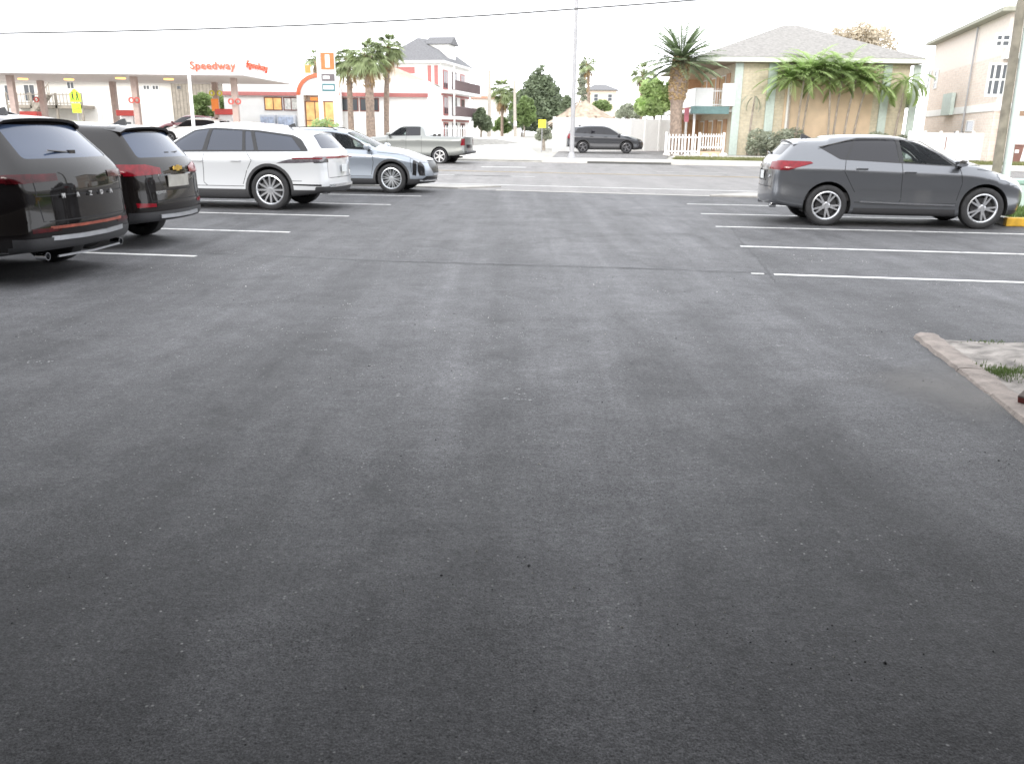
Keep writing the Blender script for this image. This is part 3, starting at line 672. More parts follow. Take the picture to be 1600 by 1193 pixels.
MB().prism([(-.11,-.025),(-.04,-.025),(-.04,-.04),(.04,-.04),(.05,-.025),(.12,-.025),(.11,.025),(.04,.025),(.04,.04),(-.04,.04),(-.05,.025),(-.12,.025)],0,.012,'x').build('emblem',gold,chev).location=(-.112,0,1.07)
# ------------------------------------------------------------------ ground, lot, street
g=MB(); us=[-2500,-600,-150,-80,-50,-30,-25,-21,-15,0,15,30,50,80,150,600,2500]; vs=[-400,-40,0,23.5,38,44.2,44.4,45.8,52,54.5,60,90,150,500,2600]
for v in vs:
    for u in us:
        x,y=uv(u,v); g.v.append((x,y,gz(x,y)-.03))
for i in range(len(vs)-1):
    for j in range(len(us)-1):
        a=i*len(us)+j; g.f.append((a,a+1,a+1+len(us),a+len(us)))
tag(g.build('ground',mat('pale_ground',(.34,.33,.30),.9,var=.2,scale=1.5,bump=.4)),kind='structure')
lotm=asphalt('lot_asphalt',.076,.20); roadm=asphalt('road_asphalt',.15,.10,(1.04,1,.97),False)
A,B=uv(-26,23.5),uv(26,23.5)
m=MB(); m.add([(-25,-9,0),(28,-9,0),(B[0],B[1],0),(A[0],A[1],0)],[(0,1,2,3)]); tag(m.build('parking_lot',lotm),kind='structure')
def band(name,mt,u0,u1,v0,v1,off,nu=30,nv=1):
    m=MB()
    vv=sorted({v0,v1}|{k for k,_ in VK if v0<k<v1})
    for v in vv:
        for i in range(nu+1):
            x,y=uv(u0+(u1-u0)*i/nu,v); m.v.append((x,y,gz(x,y)+off))
    for a in range(len(vv)-1):
        for i in range(nu):
            q=a*(nu+1)+i; m.f.append((q,q+1,q+nu+2,q+nu+1))
    return tag(m.build(name,mt),kind='structure')
band('road',roadm,-300,300,23.5,44.2,.004)
white=mat('road_paint_white',(.62,.62,.60),.6,var=.18,scale=14,bump=.2); 
def wear(m,sc,lo,hi,amt,dark=(.08,.08,.083,1)):
    nt=m.node_tree; n=nt.nodes; l=nt.links; b=n['Principled BSDF']; src=b.inputs['Base Color'].links[0].from_socket
    tc=n.new('ShaderNodeTexCoord'); a=n.new('ShaderNodeTexNoise'); a.inputs['Scale'].default_value=sc; a.inputs['Detail'].default_value=7; a.inputs['Roughness'].default_value=.75; l.new(tc.outputs['Object'],a.inputs['Vector'])
    r=n.new('ShaderNodeMapRange'); r.inputs['From Min'].default_value=lo; r.inputs['From Max'].default_value=hi; r.inputs['To Max'].default_value=amt; l.new(a.outputs['Fac'],r.inputs['Value'])
    x=n.new('ShaderNodeMix'); x.data_type='RGBA'; l.new(r.outputs[0],x.inputs[0]); l.new(src,x.inputs[6]); x.inputs[7].default_value=dark; l.new(x.outputs[2],b.inputs['Base Color'])
wear(white,7,.52,.64,.75)
worn=mat('road_paint_worn',(.42,.42,.40),.7,var=.3,scale=9); yel=mat('road_paint_yellow',(.40,.29,.12),.7,var=.25,scale=5)
conc=mat('sidewalk_concrete',(.42,.41,.38),.85,var=.12,scale=3,bump=.3); concn=mat('near_concrete',(.30,.29,.27),.85,var=.15,scale=3,bump=.3); concw=mat('bleached_concrete',(.55,.53,.49),.85,var=.12,scale=3,bump=.3)
band('edge_line',white,-120,120,25.85,26.0,.010,60)
for k,(u0,u1) in enumerate([(-11,-7.9),(13,16),(25,28),(-35,-32),(-23,-20)]): band('lane_dash',white,u0,u1,31.2,31.34,.010,2)
# the dash measured in the photograph
def ln(name,mt,p,q,w,off=.010):
    p=Vector(p); q=Vector(q); d=(q-p).normalized(); nn=Vector((-d.y,d.x))*w/2; n=6
    m=MB()
    for i in range(n+1):
        c=p+(q-p)*i/n
        for s in (1,-1):
            e=c+nn*s; m.v.append((e.x,e.y,gz(e.x,e.y)+off))
    for i in range(n): m.f.append((2*i,2*i+1,2*i+3,2*i+2))
    return tag(m.build(name,mt),kind='structure')
ln('lane_dash',white,G(710,273.8),G(836,276.6),.13)
ln('lane_dash',worn,G(752,261.5),G(822,262.5),.5)
for v in (34.6,34.85): band('centre_line',yel,-120,120,v,v+.10,.010,60)
for v in (41.,): 
    for k in range(-4,6): band('lane_dash',worn,k*12-3,k*12,v-3,v-2.88,.010,2)
# bay lines of the lot
LE=[(-4.17,10.86),(-3.66,13.63),(-3.22,16.38),(-2.79,19.11),(-2.39,21.80)]
RE=[(3.13,9.87),(3.40,12.45),(3.67,15.2),(3.94,17.7),(4.15,20.2)]
e1=(math.cos(R(-8)),math.sin(R(-8)))
for x,y in LE: ln('parking_line',white,(x,y),(x-e1[0]*5.3,y-e1[1]*5.3),.10,.004)
for x,y in RE: ln('parking_line',white,(x,y),(x+e1[0]*5.6,y+e1[1]*5.6),.10,.004)
ln('parking_line',worn,(2.87,9.93),(3.02,9.905),.09,.004)
# seam across the lot and its dark edge
sm=mat('asphalt_seam',(.048,.048,.05),.8,var=.4,scale=8); sl=mat('asphalt_ridge',(.12,.12,.123),.8,var=.4,scale=8)
def crack(name,mt,pts,w,off=.003):
    m=MB(); pp=[]
    for a,b in zip(pts,pts[1:]):
        a=Vector(a);b=Vector(b); n=max(2,int((b-a).length/.12))
        for i in range(n): pp.append(a+(b-a)*i/n)
    pp.append(Vector(pts[-1])); o=0
    for i,p in enumerate(pp):
        d=(pp[min(i+1,len(pp)-1)]-pp[max(i-1,0)]).normalized(); nn=Vector((-d.y,d.x)); o+=rnd.uniform(-.012,.012); o*=.9; ww=w*rnd.uniform(.25,1)
        for s in (1,-1):
            q=p+nn*(o+s*ww/2); m.v.append((q.x,q.y,off))
    for i in range(len(pp)-1): m.f.append((2*i,2*i+1,2*i+3,2*i+2))
    return tag(m.build(name,mt),kind='structure')
crack('asphalt_seam',sm,[G(300,395),G(430,400),G(620,409),G(900,417),G(1200,427)],.022)
crack('asphalt_seam',sl,[G(620,407.5),G(900,415.5),G(1180,425.5)],.03,.0035)
crack('asphalt_seam',sm,[G(1140,352),G(1160,378),G(1190,410),G(1212,440)],.04)
flk=MB(); r5=random.Random(9)
for px,py,w_,h_ in ((806,624,.20,.02),(812,615,.07,.03),(809,608,.03,.02),(628,618,.07,.05),(500,547,.12,.03),(388,410,.2,.05),(1218,540,.12,.04),(60,566,.30,.05),(540,497,.2,.02),(1375,560,.18,.04),(1350,556,.12,.03),(705,415,.2,.03),(1185,467,.3,.03)):
    cx_,cy_=G(px,py)
    for k in range(14):
        x_=cx_+r5.uniform(-.5,.5)*w_; y_=cy_+r5.uniform(-.5,.5)*h_*1.5; s_=r5.uniform(.002,.007)*(1+w_*2); pts_=[(x_+s_*math.cos(t)*r5.uniform(.5,1.6),y_+s_*math.sin(t)*r5.uniform(.3,.8),.0042) for t in (0,1.1,2.3,3.4,4.6,5.5)]
        flk.add(pts_,[(0,1,2,3,4,5)])
tag(flk.build('paint_scuffs',mat('scuff_pale',(.30,.30,.30),.8,var=.4,scale=40)),kind='structure')
# near pavements on both sides of the entrance
def kerbslab(name,mt,corners,h,z0=0):
    m=MB(); m.prism([c[:2] for c in corners],z0,h,'z'); return m.build(name,mt,bevel=.015)
o=kerbslab('sidewalk',concn,[uv(-60,23.7),uv(-7.6,23.7),uv(-6.6,24.9),uv(-60,24.95)],.05); tag(o,kind='structure')
o=kerbslab('sidewalk',concn,[uv(-.4,23.4),uv(60,23.4),uv(60,24.75),uv(.6,24.75)],.05,-.01); tag(o,kind='structure')
band('gutter',conc,-6.4,-.4,23.42,23.60,.008,10)
# far kerb, pavement, drives
kz=.10
def slab_uv(name,mt,u0,u1,v0,v1,h,n=40):
    m=MB()
    for i in range(n+1):
        u=u0+(u1-u0)*i/n
        for v,z in ((v0,-.05),(v0,h),(v0+.15,h),(v1,h+.06)):
            x,y=uv(u,v); m.v.append((x,y,gz(x,y)*0+kz+z))
    for i in range(n):
        for k in range(3): m.f.append((4*i+k,4*i+4+k,4*i+5+k,4*i+1+k))
    return tag(m.build(name,mt),kind='structure')
# far kerb and pavement on the other side of the street
slab_uv('sidewalk',concw,-9.5,70,44.2,45.8,.15,60)
slab_uv('sidewalk',concw,-120,-20.5,44.2,45.8,.15,60)
stain=mat('kerb_inlet_dark',(.09,.09,.085),.8)
o=MB(); a=hit(905,259); b_=hit(1045,260)
u0=a[0]*EU[0]+a[1]*EU[1]; u1=b_[0]*EU[0]+b_[1]*EU[1]
i0=uv(u0,44.17); i1=uv(u1,44.17); MB().bar((i0[0],i0[1],.16),(i1[0],i1[1],.16),.05,.09).build('kerb_inlet',stain); tag(bpy.data.objects['kerb_inlet'],kind='structure')
def far_xy(px,py): 
    h=hit(px,py); return (h[0],h[1])
street=patch('side_street',concw,[uv(-20.4,44.3),uv(-9.6,44.3),(.6,155),(-6.2,155)],.012,40)
drive=patch('motel_driveway',roadm,[uv(-9.3,45.84),uv(-3.2,45.84),(12.0,64),(3.2,60)],.014,16)
forec=patch('station_forecourt',conc,[uv(-60,46.5),uv(-21,46.5),uv(-21,90),uv(-60,90)],.012,60)
grassm=mat('dry_grass_soil',(.17,.165,.09),.95,var=.35,scale=3,bump=.6)
patch('verge',grassm,[uv(-2.9,45.9),uv(24.0,45.9),uv(24,48.5),uv(-2.9,48.5)],.016,24)
gravel=mat('white_gravel',(.60,.57,.53),.95,var=.2,scale=9,bump=.6)
patch('gravel_bed',gravel,[uv(-3.1,48.55),uv(3.5,48.55),uv(3.5,52.0),uv(-3.1,52.0)],.013,8)
patch('pavement',conc,[uv(4,48.65),uv(45,48.65),uv(45,50.2),uv(4,50.2)],.018,10)
# right-hand verge beside the grey car, with the yellow kerb
green=mat('lawn_green',(.10,.17,.035),.95,var=.35,scale=5,bump=.8,bscale=60)
vx=Vector(G(1572,353)); 
vy=Vector((EU[0]*.0+math.sin(R(8)),math.cos(R(8))))
A0=Vector((9.30,15.95)); A1=A0+vy*6.4; A2=A1+Vector(e1)*20; A3=A0+Vector(e1)*20
m=MB(); m.prism([tuple(A0+Vector(e1)*.16),tuple(A0+Vector(e1)*20),tuple(A2),tuple(A1+Vector(e1)*.16)],-.02,.13,'z'); tag(m.build('lawn',green),kind='structure')
MB().prism([tuple(A0+Vector((0,0))),tuple(A0+Vector(e1)*.15),tuple(A1+Vector(e1)*.15),tuple(A1)],0,.15,'z').build('kerb',conc,bevel=.02); tag(bpy.data.objects['kerb'],kind='structure')
m=MB(); p0=A0-vy*.16; m.prism([tuple(p0),tuple(p0+Vector(e1)*12),tuple(p0+Vector(e1)*12+vy*.15),tuple(p0+vy*.15)],0,.16,'z'); tag(m.build('yellow_kerb',mat('kerb_yellow',(.62,.36,.03),.6,var=.25,scale=6),bevel=.02),kind='structure')
# grass blades on the lawn (stuff)
def blades(name,area,n,h,m,zf,seed=3,wd=.012):
    r=random.Random(seed); b=MB()
    for _ in range(n):
        x,y=area(r); z=zf(x,y); a=r.uniform(0,6.28); hh=h*r.uniform(.4,1.2); lx,ly=math.cos(a)*hh*.5*r.random(),math.sin(a)*hh*.5*r.random()
        b.add([(x-wd*math.sin(a),y+wd*math.cos(a),z),(x+wd*math.sin(a),y-wd*math.cos(a),z),(x+lx,y+ly,z+hh)],[(0,1,2)])
    return b.build(name,m)
gb=mat('grass_blades',(.10,.15,.04),.7,var=.3,scale=2,sub=.3)
o=blades('grass',lambda r:tuple(A0+Vector(e1)*r.uniform(.16,5)+vy*r.uniform(0,6.3)),14000,.10,gb,lambda x,y:.13); tag(o,'short bright green lawn behind the yellow kerb at the right','grass',kind='stuff')
dryb=mat('grass_dry_blades',(.20,.21,.09),.8,var=.35,scale=1,sub=.3)
o=blades('grass',lambda r:uv(r.uniform(-2.8,23),r.uniform(45.95,48.45)),26000,.13,dryb,lambda x,y:gz(x,y)+.016,5,.02); tag(o,'patchy dry grass strip along the far pavement','grass',kind='stuff')
# broken concrete kerb and sandy bed at the right, close to the camera
K0=Vector(G(1425,527)); K1=Vector(G(1600,664)); K2=Vector(G(1447,522))
d=(K1-K0).normalized(); nn=Vector((-d.y,d.x)); 
if nn.x<0: nn=-nn
pinkc=mat('kerb_pink_concrete',(.25,.215,.19),.9,var=.25,scale=9,bump=.6,bscale=60)
def kerbrun(a,b,w,h0,h1,name='kerb'):
    m=MB(); n=14
    for i in range(n+1):
        t=i/n; c=K0+d*(a+(b-a)*t); h=h0+(h1-h0)*t; e=rnd.uniform(-.008,.008)
        for off,z in ((0+e,-.02),(.02+e,h*.75),(.06,h),(w-.04,h*.95),(w+e,h*.6),(w+.02+e,-.02)): 
            q=c+nn*off; m.v.append((q.x,q.y,z+rnd.uniform(-.004,.004)*(z>0)))
    for i in range(n):
        for k in range(5): m.f.append((6*i+k,6*i+6+k,6*i+7+k,6*i+1+k))
    m.f.append(tuple(range(6))); m.f.append(tuple(6*n+k for k in range(5,-1,-1)))
    return m.build(name,pinkc,smooth=True)
LK=(K1-K0).length
tag(kerbrun(0,1.05,.20,.045,.035),kind='structure'); tag(kerbrun(1.051,LK-.56,.20,.034,.018),kind='structure'); tag(kerbrun(LK-.559,LK+2.5,.20,.03,.075),kind='structure')
sand=mat('sandy_soil',(.24,.22,.20),.95,var=.5,scale=7,bump=.7,bscale=50)
m=MB(); P0=K0+nn*.13+d*.08; n=16
edge=[P0,Vector(G(1500,532)),Vector(G(1600,538)),Vector(G(1600,538))+Vector((6,-.85)),K1+Vector((6,-2)),K1+nn*.1+d*.5]
# bed as a low uneven sheet
C0,C1,C2,C3=P0,Vector(G(1600,537))+Vector((5,-.7)),K1+Vector((5,-2.5)),K1+nn*.06+d*.6
for i in range(41):
    for j in range(31):
        s,t=i/40,j/30; p=(C0*(1-s)+C1*s)*(1-t)+(C3*(1-s)+C2*s)*t
        e=min(s*14,(1-t)*99,t*20+.3,1); z=.006+.035*min(1,s*12)*min(1,t*6+.1)+.012*math.sin(p.x*9+p.y*5)*min(1,s*10)+rnd.uniform(-.003,.003)
        m.v.append((p.x,p.y,max(.006,z)))
for i in range(40):
    for j in range(30): a=i*31+j; m.f.append((a,a+31,a+32,a+1))
tag(m.build('soil_bed',sand,smooth=True),kind='structure')
# washed out sand across the gap in the kerb
dust=bpy.data.materials.new('sand_film'); dust.use_nodes=True; nt=dust.node_tree; nn_=nt.nodes; ll=nt.links
bs=nn_['Principled BSDF']; bs.inputs['Base Color'].default_value=(.22,.21,.20,1); bs.inputs['Roughness'].default_value=.9
tcc=nn_.new('ShaderNodeTexCoord'); nz=nn_.new('ShaderNodeTexNoise'); nz.inputs['Scale'].default_value=2.2; nz.inputs['Detail'].default_value=5; nz.inputs['Roughness'].default_value=.5; ll.new(tcc.outputs['Object'],nz.inputs['Vector'])
gr=nn_.new('ShaderNodeVectorMath'); gr.operation='LENGTH'; ll.new(tcc.outputs['Object'],gr.inputs[0])
fa=nn_.new('ShaderNodeMapRange'); fa.inputs['From Min'].default_value=.25; fa.inputs['From Max'].default_value=1.05; fa.inputs['To Min'].default_value=.62; fa.inputs['To Max'].default_value=-.25; ll.new(gr.outputs['Value'],fa.inputs['Value'])
su_=nn_.new('ShaderNodeMath'); su_.operation='ADD'; ll.new(nz.outputs['Fac'],su_.inputs[0]); ll.new(fa.outputs[0],su_.inputs[1])
rg=nn_.new('ShaderNodeMapRange'); rg.inputs['From Min'].default_value=.55; rg.inputs['From Max'].default_value=1.25; rg.inputs['To Max'].default_value=.5; ll.new(su_.outputs[0],rg.inputs['Value']); ll.new(rg.outputs[0],bs.inputs['Alpha'])
cc=K0+d*1.55; m=MB(); m.box(-1.2,1.2,-1.2,1.2,0,.0005); m.f=[m.f[1]]; m.v=[v for v in m.v]
o=m.build('sand_spill',dust); o.location=(cc.x,cc.y,.0045); tag(o,kind='structure')
gp=Vector(G(1600,590)); 
o=blades('grass_tuft',lambda r:(gp.x-.22+abs(r.gauss(0,.28)),gp.y+.02+r.gauss(0,.10)),1100,.032,gb,lambda x,y:.02,9,.004); tag(o,'green grass tuft growing in the sandy bed at the right edge','grass',kind='stuff')
gp2=Vector(G(1545,538))
o=blades('grass_tuft',lambda r:(gp2.x+r.gauss(0,.10),gp2.y+r.gauss(0,.03)),60,.02,gb,lambda x,y:.02,10,.004); tag(o,'small weed at the far rim of the sandy bed','weed',kind='stuff')
br=G(1597,640); m=MB(); m.box(.0,.20,-.05,.05,0,.06); o=m.build('brick',brick('red_brick',(.14,.03,.025),(.10,.025,.02),(.1,.08,.07),1,.2,.06),bevel=.008); o.location=(br[0]+.03,br[1]+.02,.02); o.rotation_euler=(0,R(-18),R(35)); tag(o,'dark red brick lying in the sandy bed at the right edge','brick')
# loose chips on the asphalt (stuff)
b=MB(); r=random.Random(21)
def chip(b,x,y,s,r):
    a=[(x+s*math.cos(t)*r.uniform(.6,1.1),y+s*math.sin(t)*r.uniform(.6,1.1)) for t in (0.3,1.5,2.7,3.9,5.2)]
    b.add([(p[0],p[1],.0) for p in a]+[(x+r.uniform(-.3,.3)*s,y+r.uniform(-.3,.3)*s,s*.9)],[(0,1,5),(1,2,5),(2,3,5),(3,4,5),(4,0,5)])
clx=[(r.uniform(-5,5),r.uniform(1.6,12)) for _ in range(44)]
bd=MB()
for k in range(3400):
    if r.random()<.72: c=r.choice(clx); x,y=c[0]+r.gauss(0,.35),c[1]+r.gauss(0,.16)
    else: x,y=r.uniform(-6,6),1.4+11*r.random()**1.5
    chip(b if r.random()<.5 else bd,x,y,r.uniform(.0022,.0052) if r.random()<.95 else r.uniform(.006,.010),r)
tag(b.build('gravel_chips',mat('pale_chip',(.38,.37,.35),.9,var=.4,scale=30)),'scattered pale stone chips on the dark asphalt','gravel',kind='stuff')
tag(bd.build('gravel_chips',mat('dark_chip',(.035,.035,.037),.8,var=.4,scale=30)),'scattered dark crumbs of asphalt on the lot','gravel',kind='stuff')
# unseen building at the lens, added so its carport roof shades the near lot
bw=empty('unseen_carport',(0,0,0),0,'unseen building with an open carport roof shading the near end of the lot','building')
st=mat('carport_stucco',(.42,.38,.33),.9,var=.1,scale=2)
MB().box(-26,22,-9.6,-9.2,0,6.4).build('wall',st,bw); MB().box(-26.3,22.3,-9.15,4.35,2.95,3.35).build('roof',mat('carport_soffit',(.20,.19,.18),.85,var=.1),bw)
MB().box(-26,22,-9.15,-3.2,3.36,6.4).build('upper_storey',st,bw)
for x in (-24,-17,-10,10,15,21): MB().box(x-.2,x+.2,3.6,4.0,0,2.94).build('post',st,bw,bevel=.02)
# ------------------------------------------------------------------ vegetation
leafd=mat('leaf_dark',(.17,.21,.13),.6,var=.45,scale=.8,sub=.3); leafm=mat('leaf_mid',(.22,.30,.12),.6,var=.45,scale=.8,sub=.4); leafb=mat('leaf_bright',(.42,.54,.24),.55,var=.4,scale=.9,sub=.5)
leafg=mat('leaf_grey_green',(.36,.39,.30),.7,var=.35,scale=1.2,sub=.3); leafp=mat('palm_leaf',(.31,.37,.19),.55,var=.4,scale=1.1,sub=.35); leafs=mat('leaf_sparse_brown',(.52,.46,.36),.7,var=.4,scale=.9,sub=.3); deadl=mat('dead_frond',(.34,.24,.13),.8,var=.3,scale=2)
bark=mat('palm_bark',(.26,.20,.16),.9,var=.35,scale=7,bump=.8,bscale=14); barkg=mat('grey_bark',(.30,.26,.22),.9,var=.3,scale=5,bump=.8,bscale=18)
def blade_strip(b,base,direction,length,w,droop,r,seg=3):
    p=Vector(base); d=Vector(direction).normalized(); side=d.cross(Vector((0,0,1)));
    if side.length<.01: side=Vector((1,0,0))
    side.normalize(); o=len(b.v); 
    for k in range(seg+1):
        t=k/seg; ww=w*(1-t)**.7*.5 if k<seg else 0
        q=p+d*length*t+Vector((0,0,-droop*length*t*t))
        b.v.append(tuple(q+side*ww)); b.v.append(tuple(q-side*ww))
    for k in range(seg): b.f.append((o+2*k,o+2*k+1,o+2*k+3,o+2*k+2))
def trunk(root,h,r0,r1,mt,lean=(0,0),rings=14,rough=.06,r=rnd,name='trunk',z0=0):
    pts=[];rs=[]
    for i in range(rings+1):
        t=i/rings; pts.append((lean[0]*t*t,lean[1]*t*t,z0+h*t)); rs.append((r0+(r1-r0)*t)*(1+r.uniform(-rough,rough)))
    return MB().tube(pts,rs,10).build(name,mt,root,smooth=True)
def fan_palm(x,y,h,cr,label,lean=(0,0),seed=1,n=42,tr=.17,boots=True,z=None,dead=6,cat='palm'):
    r=random.Random(seed); z=gz(x,y) if z is None else z
    root=empty('palm_tree',(x,y,z),0,label,cat,'palm trees around the street')
    trunk(root,h,tr*1.25,tr,bark,lean,r=r)
    if boots:
        b=MB()
        for k in range(46):
            t=r.uniform(.62,1.); a=r.uniform(0,6.28); c=Vector((lean[0]*t*t,lean[1]*t*t,h*t)); o=Vector((math.cos(a),math.sin(a),0))
            b.bar(c+o*tr*.6,c+o*(tr*1.7)+Vector((0,0,.22)),.07,.03)
        b.build('frond_boots',deadl,root)
    b=MB(); bd=MB(); top=Vector((lean[0],lean[1],h))
    for k in range(n+dead):
        a=r.uniform(0,6.28); el=math.asin(r.uniform(-.55,.98)) if k<n else r.uniform(-1.35,-.9)
        bb=b if k<n else bd
        d=Vector((math.cos(a)*math.cos(el),math.sin(a)*math.cos(el),math.sin(el))); pl=cr*r.uniform(.42,.6)
        tip=top+d*pl+Vector((0,0,-.12*pl)); bb.bar(top,tip,.035,.02)
        d2=(d+Vector((0,0,-.35))).normalized(); s=d2.cross(Vector((0,0,1))).normalized(); u=s.cross(d2)
        L=cr*r.uniform(.42,.58)
        for j in range(17):
            an=R(-82+164*j/16)+r.uniform(-.04,.04); dd=d2*math.cos(an)+s*math.sin(an)+u*.12*abs(math.sin(an))
            blade_strip(bb,tip,dd,L*(1-.22*abs(math.sin(an)))*r.uniform(.85,1.1),(.13*cr/1.6),r.uniform(.25,.6),r)
    b.build('crown',leafp,root)
    if dead: bd.build('dead_fronds',deadl,root)
    return root
def frond(b,base,az,el,L,droop,lw,ll,r,n=22,curl=.0):
    base=Vector(base); h=Vector((math.cos(az),math.sin(az),0)); pts=[]
    for k in range(n+1):
        t=k/n; s=L*t; e=el-droop*t*t*1.0
        pts.append(base if k==0 else pts[-1]+ (h*math.cos(el-droop*t*1.6)+Vector((0,0,math.sin(el-droop*t*1.6))))*L/n)
    o=len(b.v); side=h.cross(Vector((0,0,1)))
    for k,p in enumerate(pts):
        w=.03*(1-k/n)+.006; b.v.append(tuple(p+side*w)); b.v.append(tuple(p-side*w))
    for k in range(n): b.f.append((o+2*k,o+2*k+1,o+2*k+3,o+2*k+2))
    for k in range(2,n+1):
        t=k/n; d=(pts[k]-pts[k-1]).normalized(); up=side.cross(d); le=ll*math.sin(math.pi*min(.97,(t*.86+.1)))
        for sg in (1,-1):
            dd=side*sg*.85+d*.55+up*.22
            blade_strip(b,pts[k],dd,le*r.uniform(.8,1.1),lw,r.uniform(.2,.5),r,2)
def feather_palm(x,y,h,L,n,label,mt,seed,tr=.1,tr1=None,lean=(0,0),bark_m=None,emin=-.2,emax=1.35,droop=(.7,1.1),z=None,name='palm_tree',group='palm trees around the street',ll=.5,lw=.06,kids_=None,fn=22):
    r=random.Random(seed); z=gz(x,y) if z is None else z
    root=empty(name,(x,y,z),0,label,'palm',group)
    trunk(root,h,tr,tr1 or tr*.8,bark_m or barkg,lean,r=r)
    b=MB()
    for k in range(n):
        az=k*2.399+r.uniform(-.2,.2); el=emin+(emax-emin)*((k+.5)/n)
        frond(b,(lean[0],lean[1],h+.0),az,el,L*r.uniform(.85,1.1),r.uniform(*droop),lw,ll,r,fn)
    b.build('crown',mt,root); return root
def leafcloud(name,mt,root,clumps,n,ls,seed=1,flat=1.):
    r=random.Random(seed); b=MB(); wsum=sum(c[3]**2 for c in clumps)
    for (cx,cy,cz,cr) in clumps:
        k=int(1.6*n*cr**2/wsum)
        for _ in range(k):
            while True:
                p=Vector((r.uniform(-1,1),r.uniform(-1,1),r.uniform(-1,1)))
                if .25<p.length<1: break
            p=p*(p.length**-.35); q=Vector((cx+p.x*cr,cy+p.y*cr,cz+p.z*cr*flat)); a=Vector((r.gauss(0,1),r.gauss(0,1),r.gauss(0,.6))).normalized(); c=a.cross(Vector((r.gauss(0,1),r.gauss(0,1),r.gauss(0,1)))).normalized(); s=ls*1.15*r.uniform(.6,1.3)
            b.add([q-a*s,q+c*s*.42,q+a*s,q-c*s*.42],[(0,1,2,3)])
    return b.build(name,mt,root)
def tree(name,x,y,h,r0,clumps,n,ls,label,mt,cat='tree',seed=1,group=None,th=None,limbs=5,bm=None,flat=1.):
    r=random.Random(seed); root=empty(name,(x,y,gz(x,y)),0,label,cat,group); th=th or h*.45
    m=MB(); m.tube([(0,0,0),(.05*h*.2,0,th*.5),(0,.03*h*.2,th)],[r0,r0*.8,r0*.6],8)
    m.build('trunk',bm or barkg,root,smooth=True)
    for k in range(min(limbs,len(clumps))):
        c=clumps[k]; m=MB(); m.tube([(0,0,th*.85),(c[0]*.5,c[1]*.5,(th*.9+c[2])/2),(c[0],c[1],c[2])],[r0*.45,r0*.3,r0*.12],6); m.build('limb',bm or barkg,root,smooth=True)
    leafcloud('crown',mt,root,clumps,n,ls,seed,flat); return root
def bush(x,y,w,dp,h,n,ls,label,mt,seed,name='bush',cat='bush',rz=0,group=None):
    r=random.Random(seed); root=empty(name,(x,y,gz(x,y)),rz,label,cat,group)
    cl=[]; k=max(3,int(w/ (h*.55)))
    for i in range(k):
        for j in range(2): cl.append((-w/2+w*(i+.5)/k+r.uniform(-.1,.1)*h,r.uniform(-.3,.3)*dp,h*(.32+.36*j)+r.uniform(-.08,.08)*h,h*.36*r.uniform(.8,1.15)))
    m=MB()
    for c in cl[:6]: m.tube([(c[0]*.8,c[1]*.5,0),(c[0],c[1],c[2])],[.03,.012],5)
    m.v and m.build('stem',barkg,root)
    leafcloud('foliage',mt,root,cl,n,ls,seed); return root
# --- palms by the station
def at(px,py,Y): return D(px,py,Y)
def palm_at(px,pytop,Y,crpx,label,lean=(0,0),seed=1,n=42,tr=.17,**k):
    x,zt=D(px,pytop,Y); s=F/Y/.957; z0=gz(x,Y); cr=crpx/s*1.15
    return fan_palm(x,Y,zt-z0-cr*.75,cr,label,lean,seed,int(n*1.35),tr,z=z0,**k)
palm_at(574,56,58,34,'stout fan palm with shaggy trunk, right of the fuel price sign',( .0,0),3,50,.26,dead=8)
palm_at(599,48,60,28,'tallest fan palm with a thin bare trunk in front of the tiled roof',(.3,0),4,40,.16,dead=5)
palm_at(543,66,61,30,'fan palm with trunk hidden behind the fuel price sign',(0,0),5,42,.17,dead=4)
palm_at(492,74,76,20,'small fan palm rising behind the store entrance arch',(0,0),6,26,.13,dead=3)
palm_at(785,121,140,24,'round drooping fan palm between the two utility poles by the side street',(0,0),8,46,.2,dead=10)
palm_at(924,85,84,17,'thin distant fan palm above the thatched roof',(-.3,0),9,22,.13,dead=4)
palm_at(1006,94,80,22,'fan palm standing behind the broad-leaved tree left of the date palm',(0,0),10,28,.15,dead=6)
# --- big date palm in front of the motel
Yd=52; xd,zt=D(1064,90,Yd); zg=gz(xd,Yd); hd=zt-zg
dp=empty('date_palm',(xd+.05,Yd,zg),0,'large date palm with thick scaly trunk and spreading feather crown before the motel','palm')
m=MB(); r=random.Random(5); pts=[];rs=[]
prof=[(0,.62),(.04,.50),(.12,.42),(.35,.38),(.52,.40),(.56,.46),(.62,.54),(.75,.56),(.88,.52),(.97,.46),(1.,.40)]
nn0=34
for i in range(nn0+1):
    t=i/nn0; pts.append((-.12*math.sin(t*3),0,hd*t)); rs.append(lerpk(prof,t)*(1+.06*(i%2))*.88)
m.tube(pts,rs,16).build('trunk',bark,dp,smooth=True)
m=MB()
for k in range(320):
    t=r.uniform(.56,1.); a=r.uniform(0,6.28); rad=lerpk(prof,t)*.86; c=Vector((-.12*math.sin(t*3),0,hd*t)); o=Vector((math.cos(a),math.sin(a),0)); m.bar(c+o*rad*.9,c+o*(rad+.10)+Vector((0,0,.12)),.13,.06)
m.build('frond_boots',deadl,dp)
b=MB()
for k in range(66):
    az=k*2.399+r.uniform(-.15,.15); el=-.15+1.6*((k+.5)/66)
    frond(b,(-.02,0,hd-.30),az,el,2.7*r.uniform(.85,1.08),r.uniform(.25,.55),.13,.50,r,30)
b.build('crown',mat('date_palm_leaf',(.26,.33,.19),.55,var=.35,scale=1.5,sub=.3),dp)
